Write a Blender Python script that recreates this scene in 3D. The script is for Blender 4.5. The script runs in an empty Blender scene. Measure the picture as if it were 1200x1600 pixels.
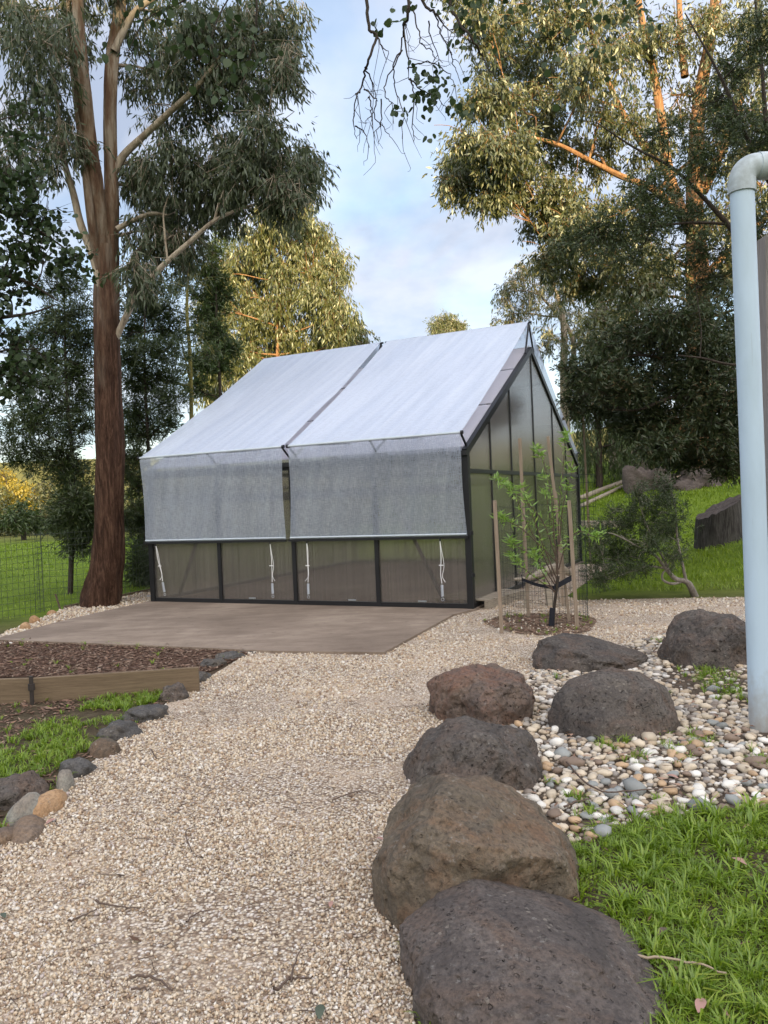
import bpy, bmesh, math, random
import numpy as np
from mathutils import Vector, Matrix, noise

sc = bpy.context.scene
R = random.Random(7)
rng = np.random.default_rng(11)

# ------------------------------------------------------------------ camera, sky, sun, exposure
CH, FPX, ROLL, PITCH = 1.5, 1216.4, 0.0427, 0.0151
cam_d = bpy.data.cameras.new('camera'); cam = bpy.data.objects.new('camera', cam_d)
sc.collection.objects.link(cam); sc.camera = cam
cam_d.sensor_fit = 'VERTICAL'; cam_d.sensor_height = 36; cam_d.lens = FPX / 1600 * 36
cam_d.clip_start = 0.05; cam_d.clip_end = 3000
_up = Vector((0, math.sin(PITCH), math.cos(PITCH))); _fw = Vector((0, math.cos(PITCH), -math.sin(PITCH)))
_rt = Vector((1, 0, 0)); _cr, _sr = math.cos(ROLL), math.sin(ROLL)
_camr = _cr * _rt - _sr * _up; _camd = -_sr * _rt - _cr * _up
_m = Matrix((_camr, -_camd, -_fw)).transposed().to_4x4(); _m.translation = (0, 0, CH)
cam.matrix_world = _m

SUN_EL, SUN_AZ = math.radians(9.5), math.atan2(0.22, -0.975)      # azimuth measured from +Y towards +X
sun_dir = Vector((math.sin(SUN_AZ) * math.cos(SUN_EL), math.cos(SUN_AZ) * math.cos(SUN_EL), math.sin(SUN_EL)))
world = bpy.data.worlds.new('World'); sc.world = world; world.use_nodes = True
nt = world.node_tree; nt.nodes.clear()
def wn(t, **k):
    n = nt.nodes.new(t)
    for a, b in k.items(): setattr(n, a, b)
    return n
sky = wn('ShaderNodeTexSky', sky_type='NISHITA', sun_disc=False)
sky.sun_elevation = SUN_EL; sky.sun_rotation = SUN_AZ; sky.air_density = 1.0; sky.dust_density = 0.3; sky.ozone_density = 1.5
tc = wn('ShaderNodeTexCoord'); sep = wn('ShaderNodeSeparateXYZ')
zz = wn('ShaderNodeMath', operation='MAXIMUM'); zz.inputs[1].default_value = 0.0
za = wn('ShaderNodeMath', operation='ADD'); za.inputs[1].default_value = 0.22
dx = wn('ShaderNodeMath', operation='DIVIDE'); dy = wn('ShaderNodeMath', operation='DIVIDE')
cmb = wn('ShaderNodeCombineXYZ')
L = nt.links.new
L(tc.outputs['Generated'], sep.inputs[0]); L(sep.outputs[2], zz.inputs[0]); L(zz.outputs[0], za.inputs[0])
L(sep.outputs[0], dx.inputs[0]); L(za.outputs[0], dx.inputs[1]); L(sep.outputs[1], dy.inputs[0]); L(za.outputs[0], dy.inputs[1])
L(dx.outputs[0], cmb.inputs[0]); L(dy.outputs[0], cmb.inputs[1])
cn = wn('ShaderNodeTexNoise'); cn.inputs['Scale'].default_value = 1.7; cn.inputs['Detail'].default_value = 9; cn.inputs['Roughness'].default_value = 0.55
cn.inputs['Distortion'].default_value = 0.5
mp = wn('ShaderNodeMapping'); mp.inputs['Location'].default_value = (3.3, 1.2, 0.0); mp.inputs['Scale'].default_value = (1.0, 0.8, 1.0)
L(cmb.outputs[0], mp.inputs[0]); L(mp.outputs[0], cn.inputs[0])
cr_ = wn('ShaderNodeValToRGB'); cr_.color_ramp.elements[0].position = 0.33; cr_.color_ramp.elements[1].position = 0.56
L(cn.outputs[0], cr_.inputs[0])
fade = wn('ShaderNodeMapRange'); fade.inputs[1].default_value = 0.06; fade.inputs[2].default_value = 0.42; fade.inputs[3].default_value = 0.80; fade.inputs[4].default_value = 1.0
L(sep.outputs[2], fade.inputs[0])
base = wn('ShaderNodeMath', operation='MULTIPLY_ADD'); base.inputs[1].default_value = 0.42; base.inputs[2].default_value = 0.58; L(cr_.outputs[0], base.inputs[0])
mul = wn('ShaderNodeMath', operation='MULTIPLY'); L(base.outputs[0], mul.inputs[0]); L(fade.outputs[0], mul.inputs[1])
cn2 = wn('ShaderNodeTexNoise'); cn2.inputs['Scale'].default_value = 3.0; cn2.inputs['Detail'].default_value = 6; L(mp.outputs[0], cn2.inputs[0])
ccol = wn('ShaderNodeValToRGB'); ccol.color_ramp.elements[0].position = 0.38; ccol.color_ramp.elements[1].position = 0.62
ccol.color_ramp.elements[0].color = (0.56, 0.66, 0.86, 1); ccol.color_ramp.elements[1].color = (1.02, 1.03, 1.14, 1)
L(cn2.outputs[0], ccol.inputs[0])
csc = wn('ShaderNodeVectorMath', operation='SCALE'); # cloud brighter towards the sun, boosted out of view to lift the shaded ground
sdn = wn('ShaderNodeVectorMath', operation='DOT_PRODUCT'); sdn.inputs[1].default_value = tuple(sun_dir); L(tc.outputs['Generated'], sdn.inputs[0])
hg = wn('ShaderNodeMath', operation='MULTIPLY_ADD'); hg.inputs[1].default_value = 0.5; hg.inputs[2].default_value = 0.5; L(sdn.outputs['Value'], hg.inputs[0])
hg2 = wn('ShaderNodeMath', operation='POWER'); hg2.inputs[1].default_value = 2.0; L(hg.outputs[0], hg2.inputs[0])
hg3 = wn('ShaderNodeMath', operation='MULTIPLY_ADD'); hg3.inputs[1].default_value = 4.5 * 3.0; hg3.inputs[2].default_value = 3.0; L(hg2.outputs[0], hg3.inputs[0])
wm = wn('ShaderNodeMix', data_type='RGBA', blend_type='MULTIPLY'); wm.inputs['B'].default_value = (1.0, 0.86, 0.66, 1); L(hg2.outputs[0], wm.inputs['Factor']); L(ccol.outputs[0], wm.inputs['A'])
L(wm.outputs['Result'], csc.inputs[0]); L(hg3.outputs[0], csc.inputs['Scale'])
ssc = wn('ShaderNodeVectorMath', operation='SCALE'); ssc.inputs['Scale'].default_value = 1.35; L(sky.outputs[0], ssc.inputs[0])
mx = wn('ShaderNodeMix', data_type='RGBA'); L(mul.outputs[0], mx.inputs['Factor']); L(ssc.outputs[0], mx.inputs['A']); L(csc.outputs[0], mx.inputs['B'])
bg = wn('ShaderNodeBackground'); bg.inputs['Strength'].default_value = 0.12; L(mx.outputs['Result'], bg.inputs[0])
wo = wn('ShaderNodeOutputWorld'); L(bg.outputs[0], wo.inputs[0])

sl = bpy.data.lights.new('sun', 'SUN'); sl.energy = 4.6; sl.angle = math.radians(0.6); sl.color = (1.0, 0.75, 0.40)
so = bpy.data.objects.new('sun', sl); sc.collection.objects.link(so)
so.rotation_euler = (-sun_dir).to_track_quat('-Z', 'Y').to_euler(); so.location = (10, -30, 30)
sc.view_settings.view_transform = 'Standard'; sc.view_settings.look = 'None'; sc.view_settings.gamma = 1
sc.view_settings.use_curve_mapping = False; sc.view_settings.exposure = 1.3
sc.render.engine = 'CYCLES'
sc.cycles.max_bounces = 10; sc.cycles.transparent_max_bounces = 16; sc.cycles.diffuse_bounces = 4
sc.cycles.use_denoising = True

# ------------------------------------------------------------------ helpers
def ray(px, py):
    a, b = (px - 600) / FPX, (py - 800) / FPX
    return _fw + a * _camr + b * _camd
def at(px, py, Y):
    d = ray(px, py); t = Y / d.y
    return Vector((d.x * t, Y, CH + d.z * t))
def gp(px, py, z=0.0):
    d = ray(px, py); t = (z - CH) / d.z
    return Vector((d.x * t, d.y * t, z))

def tag(o, label=None, cat=None, group=None, kind=None):
    if label: o['label'] = label
    if cat: o['category'] = cat
    if group: o['group'] = group
    if kind: o['kind'] = kind
    return o
def thing(name, loc, label, cat, group=None):
    o = bpy.data.objects.new(name, None); sc.collection.objects.link(o); o.location = loc
    o.empty_display_size = 0.2
    return tag(o, label, cat, group)
def wloc(p):
    v = Vector((0, 0, 0))
    while p is not None: v += p.location; p = p.parent
    return v
def link(name, me, mat, parent=None, origin=None, smooth=False):
    o = bpy.data.objects.new(name, me); sc.collection.objects.link(o)
    if mat is not None: me.materials.append(mat)
    if parent is not None: o.parent = parent
    if origin is not None: o.location = origin
    if smooth and len(me.polygons): me.polygons.foreach_set('use_smooth', np.ones(len(me.polygons), dtype=bool))
    return o
def npmesh(name, V, F, mat, parent=None, origin=None, smooth=False):
    """V (n,3) world coordinates, F (m,k) faces of one size; origin only for top-level objects"""
    V = np.asarray(V, dtype=np.float32); F = np.asarray(F, dtype=np.int32)
    off = wloc(parent) if parent is not None else (Vector(origin) if origin is not None else Vector((0, 0, 0)))
    V = V - np.array(off, dtype=np.float32)
    me = bpy.data.meshes.new(name); k = F.shape[1]
    me.vertices.add(len(V)); me.vertices.foreach_set('co', V.ravel())
    me.loops.add(F.size); me.loops.foreach_set('vertex_index', F.ravel())
    me.polygons.add(len(F)); me.polygons.foreach_set('loop_start', np.arange(0, F.size, k, dtype=np.int32))
    try: me.polygons.foreach_set('loop_total', np.full(len(F), k, dtype=np.int32))
    except Exception: pass
    me.update(calc_edges=True)
    return link(name, me, mat, parent, origin, smooth)

class MB:
    def __init__(s): s.v = []; s.f = []
    def add(s, vs, fs):
        n = len(s.v); s.v += [Vector(v) for v in vs]; s.f += [tuple(i + n for i in f) for f in fs]; return s
    def hexa(s, b, t):        # bottom 4, top 4
        return s.add(list(b) + list(t), [(3, 2, 1, 0), (4, 5, 6, 7), (0, 1, 5, 4), (1, 2, 6, 5), (2, 3, 7, 6), (3, 0, 4, 7)])
    def bar(s, a, b, w, h, up=Vector((0, 0, 1))):
        a, b = Vector(a), Vector(b); d = (b - a).normalized()
        x = d.cross(up)
        if x.length < 1e-4: x = d.cross(Vector((0, 1, 0)))
        x.normalize(); y = x.cross(d).normalized(); x *= w / 2; y *= h / 2
        return s.hexa([a - x - y, a + x - y, a + x + y, a - x + y], [b - x - y, b + x - y, b + x + y, b - x + y])
    def tube(s, pts, rad, n=8, cap=True):
        V, F = tube_np(pts, rad, n); m = len(V) // n
        s.add([Vector(v) for v in V], [tuple(f) for f in F])
        if cap:
            b = len(s.v) - len(V); s.f.append(tuple(b + i for i in range(n))[::-1]); s.f.append(tuple(b + (m - 1) * n + i for i in range(n)))
        return s
    def prism(s, poly, off):
        off = Vector(off); n = len(poly); p = [Vector(q) for q in poly]
        return s.add(p + [q + off for q in p], [tuple(range(n))[::-1], tuple(range(n, 2 * n))] + [(i, (i + 1) % n, n + (i + 1) % n, n + i) for i in range(n)])
    def build(s, name, mat, parent=None, origin=None, smooth=False, bevel=0):
        off = wloc(parent) if parent is not None else (Vector(origin) if origin is not None else Vector((0, 0, 0)))
        me = bpy.data.meshes.new(name); me.from_pydata([v - off for v in s.v], [], s.f)
        bm = bmesh.new(); bm.from_mesh(me); bmesh.ops.recalc_face_normals(bm, faces=bm.faces)
        if bevel: bmesh.ops.bevel(bm, geom=bm.edges[:], offset=bevel, segments=2, affect='EDGES', profile=0.6)
        bm.to_mesh(me); bm.free(); me.update()
        return link(name, me, mat, parent, origin, smooth)

def spline(pts, sub):
    P = [np.array(p, dtype=float) for p in pts]
    if len(P) < 3 or sub < 2: return np.array(P)
    Q = [2 * P[0] - P[1]] + P + [2 * P[-1] - P[-2]]; out = []
    for i in range(1, len(Q) - 2):
        for k in range(sub):
            t = k / sub
            out.append(0.5 * ((2 * Q[i]) + (-Q[i-1] + Q[i+1]) * t + (2*Q[i-1] - 5*Q[i] + 4*Q[i+1] - Q[i+2]) * t*t + (-Q[i-1] + 3*Q[i] - 3*Q[i+1] + Q[i+2]) * t**3))
    out.append(P[-1]); return np.array(out)
def tube_np(pts, rad, n=8, rough=0.0, seed=0):
    P = np.array([list(p) for p in pts], dtype=float); m = len(P)
    rad = np.full(m, rad) if np.isscalar(rad) else np.array(rad, dtype=float)
    T = np.gradient(P, axis=0); T /= np.linalg.norm(T, axis=1)[:, None] + 1e-9
    u = np.cross(T[0], [0.3, 0.9, 0.1]); u /= np.linalg.norm(u) + 1e-9
    V = np.zeros((m, n, 3)); ang = np.arange(n) / n * 2 * np.pi
    for i in range(m):
        u = u - T[i] * u.dot(T[i]); u /= np.linalg.norm(u) + 1e-9; w = np.cross(T[i], u)
        r = rad[i]
        if rough:
            r = np.array([rad[i] * (1 + rough * noise.noise(Vector((math.cos(a) * 2.3 + seed, math.sin(a) * 2.3, i * 0.18))) + rough * 0.35 * noise.noise(Vector((math.cos(a) * 7 + seed, math.sin(a) * 7, i * 0.35)))) for a in ang])[:, None]
        V[i] = P[i] + r * (np.cos(ang)[:, None] * u + np.sin(ang)[:, None] * w)
    idx = np.arange(m * n).reshape(m, n); a = idx[:-1]; b = idx[1:]
    F = np.stack([a, np.roll(a, -1, 1), np.roll(b, -1, 1), b], -1).reshape(-1, 4)
    return V.reshape(-1, 3), F
class NB:                       # numpy quads collector
    def __init__(s): s.V = []; s.F = []; s.n = 0
    def add(s, V, F): s.V.append(V); s.F.append(F + s.n); s.n += len(V)
    def build(s, name, mat, parent=None, origin=None, smooth=False):
        return npmesh(name, np.concatenate(s.V), np.concatenate(s.F), mat, parent, origin, smooth)

# ------------------------------------------------------------------ materials
class N:
    def __init__(s, name):
        s.m = bpy.data.materials.new(name); s.m.use_nodes = True; s.t = s.m.node_tree; s.t.nodes.clear()
        s.out = s.t.nodes.new('ShaderNodeOutputMaterial')
    def n(s, t, ins=None, **k):
        x = s.t.nodes.new(t)
        for a, b in k.items(): setattr(x, a, b)
        for a, b in (ins or {}).items():
            if isinstance(b, bpy.types.NodeSocket): s.t.links.new(b, x.inputs[a])
            else: x.inputs[a].default_value = b
        return x
    def co(s, kind='Object', scale=(1, 1, 1)):
        return s.n('ShaderNodeMapping', {0: s.n('ShaderNodeTexCoord').outputs[kind], 'Scale': scale}).outputs[0]
    def pos(s, scale=(1, 1, 1)):
        return s.n('ShaderNodeMapping', {0: s.n('ShaderNodeNewGeometry').outputs['Position'], 'Scale': scale}).outputs[0]
    def noise(s, vec, scale, detail=4, rough=0.55, dist=0.0):
        return s.n('ShaderNodeTexNoise', {'Vector': vec, 'Scale': scale, 'Detail': detail, 'Roughness': rough, 'Distortion': dist}).outputs[0]
    def vor(s, vec, scale, feature='F1', out=0, rand=1.0):
        return s.n('ShaderNodeTexVoronoi', {'Vector': vec, 'Scale': scale, 'Randomness': rand}, feature=feature).outputs[out]
    def ramp(s, fac, stops):
        r = s.n('ShaderNodeValToRGB', {0: fac}); e = r.color_ramp.elements
        while len(e) > 2: e.remove(e[-1])
        for i, (p, c) in enumerate(stops):
            x = e[i] if i < 2 else e.new(p)
            x.position = p; x.color = (*c, 1) if len(c) == 3 else c
        return r.outputs[0]
    def math(s, op, a, b=0.0):
        return s.n('ShaderNodeMath', {0: a, 1: b}, operation=op).outputs[0]
    def mix(s, f, a, b, mode='MIX'):
        x = s.n('ShaderNodeMix', {'Factor': f, 'A': a, 'B': b} if False else {}, data_type='RGBA', blend_type=mode)
        for nm, val in (('Factor', f), ('A', a), ('B', b)):
            sock = [q for q in x.inputs if q.name == nm and q.enabled][0] if nm == 'Factor' else [q for q in x.inputs if q.name == nm and q.type == 'RGBA'][0]
            if isinstance(val, bpy.types.NodeSocket): s.t.links.new(val, sock)
            else: sock.default_value = val if nm == 'Factor' else ((*val, 1) if len(val) == 3 else val)
        return [q for q in x.outputs if q.type == 'RGBA'][0]
    def bump(s, h, strength=0.5, dist=0.02, normal=None):
        d = {'Height': h, 'Strength': strength, 'Distance': dist}
        if normal is not None: d['Normal'] = normal
        return s.n('ShaderNodeBump', d).outputs[0]
    def pbr(s, col, rough=0.8, normal=None, metal=0.0, spec=0.3):
        d = {'Base Color': (*col, 1) if isinstance(col, tuple) else col, 'Roughness': rough, 'Metallic': metal, 'Specular IOR Level': spec}
        if normal is not None: d['Normal'] = normal
        return s.n('ShaderNodeBsdfPrincipled', d).outputs[0]
    def done(s, sh): s.t.links.new(sh, s.out.inputs[0]); return s.m

def m_simple(name, c, rough=0.7, metal=0.0, var=0.12, scale=8, spec=0.3, bump=0.1):
    n = N(name); v = n.noise(n.co(), scale, 5)
    col = n.mix(v, tuple(x * (1 - var) for x in c), tuple(min(1, x * (1 + var)) for x in c))
    return n.done(n.pbr(col, rough, n.bump(n.noise(n.co(), scale * 6, 4), bump, 0.004), metal, spec))
def m_leaf(name, stops, transl=0.35, gloss=0.06, clump=None):
    n = N(name); g = n.n('ShaderNodeNewGeometry'); r = g.outputs['Random Per Island']
    if clump:
        r = n.math('ADD', n.math('MULTIPLY', r, 0.6), n.math('MULTIPLY', n.noise(n.pos(), clump, 2), 0.45))
    col = n.ramp(r, stops)
    d = n.n('ShaderNodeBsdfDiffuse', {0: col}).outputs[0]; t = n.n('ShaderNodeBsdfTranslucent', {0: n.mix(0.5, col, (0.9, 1.0, 0.35), 'MULTIPLY')}).outputs[0]
    a = n.n('ShaderNodeMixShader', {0: transl, 1: d, 2: t}).outputs[0]
    gl = n.n('ShaderNodeBsdfGlossy', {'Roughness': 0.45, 0: (0.8, 0.85, 0.8, 1)}).outputs[0]
    return n.done(n.n('ShaderNodeMixShader', {0: gloss, 1: a, 2: gl}).outputs[0])
def m_stone(name, stops, rough=0.8, scale=30, attr='Random Per Island'):
    n = N(name); r = n.n('ShaderNodeNewGeometry').outputs[attr]
    c = n.mix(n.noise(n.pos(), scale, 5), n.ramp(r, stops), (0.10, 0.09, 0.08), 'MIX') if False else n.ramp(r, stops)
    c = n.mix(n.math('MULTIPLY', n.noise(n.pos(), scale, 5), 0.5), c, (0.20, 0.15, 0.11))
    return n.done(n.pbr(c, rough, n.bump(n.noise(n.pos(), scale * 5, 3), 0.3, 0.004)))

M = {}
M['black'] = m_simple('black_powder_coat', (0.010, 0.010, 0.012), 0.42, 0.0, 0.3, 5, 0.4, 0.03)
M['strap'] = m_simple('black_webbing', (0.012, 0.013, 0.02), 0.8)
M['rope'] = m_simple('white_cord', (0.75, 0.75, 0.76), 0.8)
M['steel'] = m_simple('galvanised_steel', (0.45, 0.48, 0.52), 0.35, 0.8)
M['wire'] = m_simple('dark_wire', (0.03, 0.04, 0.04), 0.6, 0.4)
M['wire_far'] = m_simple('fence_wire_paint', (0.05, 0.06, 0.05), 0.6, 0.3)

# polycarbonate: fluted, clear-ish wall sheet and milky roof sheet
def m_poly(name, tint, body, bodycol, rough, flute=0.5):
    n = N(name); c = n.co()
    fl = n.n('ShaderNodeTexNoise', {'Vector': n.co('Object', (55, 55, 0.25)), 'Scale': 1.0, 'Detail': 3}).outputs[0]
    dirt = n.noise(n.co('Object', (1.2, 1.2, 2.5)), 1.6, 5)
    nb = n.bump(fl, 0.25, 0.004)
    refr = n.n('ShaderNodeBsdfRefraction', {0: (*tint, 1), 'Roughness': rough, 'IOR': 1.06, 'Normal': nb}).outputs[0]
    tr = n.n('ShaderNodeBsdfTransparent', {0: (*tint, 1)}).outputs[0]
    a = n.n('ShaderNodeMixShader', {0: 0.35, 1: refr, 2: tr}).outputs[0]
    bc = n.mix(n.ramp(fl, [(0.35, (0, 0, 0)), (0.65, (1, 1, 1))]), bodycol, tuple(x * flute for x in bodycol))
    d = n.n('ShaderNodeBsdfDiffuse', {0: bc}).outputs[0]; t = n.n('ShaderNodeBsdfTranslucent', {0: bc}).outputs[0]
    dt = n.n('ShaderNodeMixShader', {0: 0.5, 1: d, 2: t}).outputs[0]
    f = n.math('ADD', body, n.math('MULTIPLY', n.math('MULTIPLY', dirt, fl), 0.22))
    b = n.n('ShaderNodeMixShader', {0: f, 1: a, 2: dt}).outputs[0]
    gl = n.n('ShaderNodeBsdfGlossy', {'Roughness': 0.16, 0: (1, 1, 1, 1), 'Normal': nb}).outputs[0]
    fr = n.n('ShaderNodeFresnel', {'IOR': 1.42}).outputs[0]
    return n.done(n.n('ShaderNodeMixShader', {0: n.math('MULTIPLY', fr, 0.8), 1: b, 2: gl}).outputs[0])
M['poly'] = m_poly('twinwall_polycarbonate', (0.92, 0.90, 0.86), 0.18, (0.52, 0.48, 0.455), 0.24)
M['poly_roof'] = m_poly('milky_roof_polycarbonate', (0.92, 0.91, 0.94), 0.60, (0.82, 0.79, 0.85), 0.3, 0.9)

def m_cloth():
    n = N('white_knitted_shade_cloth'); c = n.co()
    w1 = n.noise(n.co('Object', (90, 90, 12)), 1.0, 3); w2 = n.noise(n.co('Object', (14, 14, 160)), 1.0, 3)
    ll = n.n('ShaderNodeVectorMath', {0: n.co(), 1: (-math.cos(0.4477), math.sin(0.4477), 0.0)}, operation='DOT_PRODUCT').outputs['Value']
    zz = n.n('ShaderNodeSeparateXYZ', {0: n.co()}).outputs[2]
    sv = n.n('ShaderNodeCombineXYZ', {0: n.math('ADD', n.math('MULTIPLY', ll, 7.0), n.math('MULTIPLY', zz, 1.6)), 1: n.math('MULTIPLY', zz, 0.8)}).outputs[0]
    streak = n.noise(sv, 1.0, 5)
    wv = n.math('ADD', n.math('MULTIPLY', w1, 0.5), n.math('MULTIPLY', w2, 0.5))
    ge = n.n('ShaderNodeNewGeometry')        # a knit closes up as it is seen more and more along its surface
    cs_ = n.math('MAXIMUM', n.math('ABSOLUTE', n.n('ShaderNodeVectorMath', {0: ge.outputs['Incoming'], 1: ge.outputs['True Normal']}, operation='DOT_PRODUCT').outputs['Value']), 0.08)
    cov = n.math('SUBTRACT', 1.0, n.math('POWER', 0.63, n.math('DIVIDE', 1.0, n.math('POWER', cs_, 1.7))))
    cov = n.math('ADD', cov, n.math('MULTIPLY', n.math('SUBTRACT', wv, 0.5), 0.9))
    cov = n.math('ADD', cov, n.math('MULTIPLY', n.math('SUBTRACT', streak, 0.5), 0.10))
    cov = n.n('ShaderNodeClamp', {0: cov}).outputs[0]
    col = n.mix(n.ramp(streak, [(0.35, (0, 0, 0)), (0.7, (1, 1, 1))]), (0.54, 0.61, 0.74), (0.65, 0.71, 0.82))  # blue of the reflected sky is tinted into the white cloth's colour
    d = n.n('ShaderNodeBsdfDiffuse', {0: col}).outputs[0]; t = n.n('ShaderNodeBsdfTranslucent', {0: col}).outputs[0]
    dt = n.n('ShaderNodeMixShader', {0: 0.32, 1: d, 2: t}).outputs[0]
    gl = n.n('ShaderNodeBsdfGlossy', {'Roughness': 0.5, 0: (0.9, 0.93, 1, 1)}).outputs[0]
    dt = n.n('ShaderNodeMixShader', {0: 0.08, 1: dt, 2: gl}).outputs[0]
    tr = n.n('ShaderNodeBsdfTransparent', {0: (0.93, 0.96, 1.0, 1)}).outputs[0]
    return n.done(n.n('ShaderNodeMixShader', {0: cov, 1: tr, 2: dt}).outputs[0])
M['cloth'] = m_cloth()
M['hem'] = m_simple('cloth_hem_tape', (0.50, 0.56, 0.62), 0.8)

def m_concrete():
    n = N('weathered_concrete'); p = n.pos()
    a = n.noise(p, 0.7, 6, 0.6, 0.4); b = n.noise(n.pos((1.0, 2.6, 1)), 1.9, 7, 0.7); c = n.noise(p, 60, 4, 0.7)
    col = n.ramp(n.math('ADD', n.math('MULTIPLY', a, 0.55), n.math('MULTIPLY', b, 0.45)), [(0.36, (0.105, 0.072, 0.050)), (0.5, (0.175, 0.128, 0.094)), (0.62, (0.27, 0.21, 0.16))])
    col = n.mix(n.math('MULTIPLY', c, 0.28), col, (0.38, 0.33, 0.28))
    spots = n.ramp(n.noise(p, 7, 5, 0.7), [(0.60, (0, 0, 0)), (0.68, (1, 1, 1))])
    col = n.mix(n.math('MULTIPLY', spots, 0.5), col, (0.10, 0.075, 0.06))
    return n.done(n.pbr(col, 0.85, n.bump(c, 0.25, 0.006)))
M['concrete'] = m_concrete()

def m_gravelbed():
    n = N('crushed_gravel_bed'); p = n.pos()
    ce = n.vor(p, 75, 'F1', 1); dist = n.vor(p, 75, 'F1', 0)
    r = n.n('ShaderNodeSeparateColor', {0: ce}).outputs[0]
    col = n.ramp(r, [(0.0, (0.20, 0.14, 0.10)), (0.2, (0.42, 0.32, 0.23)), (0.5, (0.58, 0.48, 0.36)), (0.8, (0.68, 0.60, 0.50)), (1.0, (0.78, 0.72, 0.66))])
    col = n.mix(n.ramp(dist, [(0.35, (0, 0, 0)), (0.75, (1, 1, 1))]), col, (0.17, 0.12, 0.085))
    big = n.noise(p, 1.1, 5, 0.6); sand = n.ramp(big, [(0.48, (0, 0, 0)), (0.68, (1, 1, 1))])
    col = n.mix(n.math('MULTIPLY', sand, 0.6), col, (0.62, 0.49, 0.37))
    h = n.math('MULTIPLY', dist, -1.0)
    return n.done(n.pbr(col, 0.9, n.bump(n.math('ADD', h, n.noise(p, 200, 3)), 0.9, 0.010)))
M['gravelbed'] = m_gravelbed()
M['gravel'] = m_stone('crushed_quartz_gravel', [(0.0, (0.18, 0.125, 0.095)), (0.12, (0.40, 0.28, 0.18)), (0.36, (0.60, 0.48, 0.34)), (0.70, (0.72, 0.63, 0.50)), (0.92, (0.80, 0.76, 0.69)), (1.0, (0.46, 0.38, 0.36))], 0.75, 40)
PEB = {'white': (0.72, 0.69, 0.63), 'cream': (0.58, 0.49, 0.37), 'grey': (0.27, 0.28, 0.27), 'tan': (0.48, 0.33, 0.20), 'brown': (0.22, 0.16, 0.12)}
def m_pebble(nm, c):
    n = N(nm + '_river_pebble'); p = n.pos()
    rn = n.n('ShaderNodeObjectInfo').outputs['Random']
    col = n.mix(rn, tuple(x * 0.78 for x in c), tuple(min(0.85, x * 1.12) for x in c))
    col = n.mix(n.math('MULTIPLY', n.noise(p, 22, 6, 0.65), 0.55), col, tuple(x * 0.55 for x in c))
    return n.done(n.pbr(col, 0.6, n.bump(n.noise(p, 90, 4), 0.2, 0.004), 0, 0.35))
for k, c in PEB.items(): M['peb_' + k] = m_pebble(k, c)
M['pebbles'] = m_stone('small_river_pebbles', [(0.0, (0.18, 0.14, 0.11)), (0.2, (0.30, 0.30, 0.29)), (0.4, (0.44, 0.34, 0.23)), (0.70, (0.54, 0.47, 0.37)), (1.0, (0.72, 0.69, 0.64))], 0.6, 25)

def m_basalt(name, c1, c2, rust, pit=1.0):
    n = N(name); p = n.pos()
    a = n.noise(p, 3.2, 8, 0.65, 0.6); b = n.noise(p, 26, 6, 0.7)
    col = n.mix(n.ramp(a, [(0.36, (0, 0, 0)), (0.66, (1, 1, 1))]), c1, c2)
    col = n.mix(n.ramp(n.noise(p, 3.1, 7, 0.65, 1.2), [(0.46, (0, 0, 0)), (0.66, (1, 1, 1))]), col, rust)
    lich = n.ramp(n.noise(p, 30, 6, 0.75), [(0.60, (0, 0, 0)), (0.68, (1, 1, 1))])
    col = n.mix(n.math('MULTIPLY', lich, 0.65), col, (0.26, 0.25, 0.23))
    col = n.mix(n.ramp(n.noise(p, 55, 6, 0.8), [(0.40, (.6, .6, .6)), (0.56, (0, 0, 0))]), col, tuple(x * 0.45 for x in c1))
    sp_ = n.ramp(n.vor(p, 85, 'F1', 1), [(0.0, (0, 0, 0)), (1.0, (1, 1, 1))])
    sc2 = n.n('ShaderNodeSeparateColor', {0: n.vor(p, 85, 'F1', 1)}).outputs[0]
    col = n.mix(n.math('MULTIPLY', n.ramp(sc2, [(0.93, (0, 0, 0)), (0.99, (.45, .45, .45))]), n.ramp(n.noise(p, 7, 4), [(0.5, (0, 0, 0)), (0.62, (1, 1, 1))])), col, (0.28, 0.25, 0.21))
    v = n.vor(n.mix(0.08, p, n.n('ShaderNodeTexNoise', {'Vector': p, 'Scale': 9.0}).outputs[1]), 38)
    pits = n.ramp(v, [(0.10, (0, 0, 0)), (0.30, (1, 1, 1))])
    v2 = n.ramp(n.vor(p, 14), [(0.06, (0, 0, 0)), (0.2, (1, 1, 1))])
    msk = n.ramp(n.noise(p, 5, 3), [(0.42, (0, 0, 0)), (0.6, (1, 1, 1))])
    hh = n.math('ADD', n.math('MULTIPLY', n.math('MULTIPLY', pits, msk), 0.6 * pit), n.math('ADD', n.math('MULTIPLY', v2, 0.5 * pit), n.math('MULTIPLY', b, 1.1)))
    n0 = n.bump(n.math('MULTIPLY', n.ramp(n.vor(n.mix(0.03, p, n.n('ShaderNodeTexNoise', {'Vector': p, 'Scale': 30.0}).outputs[1]), 34), [(0.12, (0, 0, 0)), (0.24, (1, 1, 1))]), pit), 1.0, 0.010)
    n1 = n.bump(hh, 0.85, 0.016, n0)
    n2 = n.bump(n.noise(p, 110, 4, 0.75), 0.5, 0.005, n1)
    return n.done(n.pbr(col, 0.82, n2, 0, 0.3))
M['basalt_front'] = m_basalt('dark_purple_basalt', (0.068, 0.057, 0.053), (0.145, 0.122, 0.110), (0.125, 0.088, 0.068), 1.2)
M['basalt_brown'] = m_basalt('brown_basalt', (0.085, 0.070, 0.054), (0.185, 0.145, 0.102), (0.17, 0.105, 0.065), 0.7)
M['basalt_red'] = m_basalt('reddish_vesicular_basalt', (0.10, 0.078, 0.068), (0.18, 0.13, 0.10), (0.18, 0.098, 0.068), 2.0)
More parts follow.
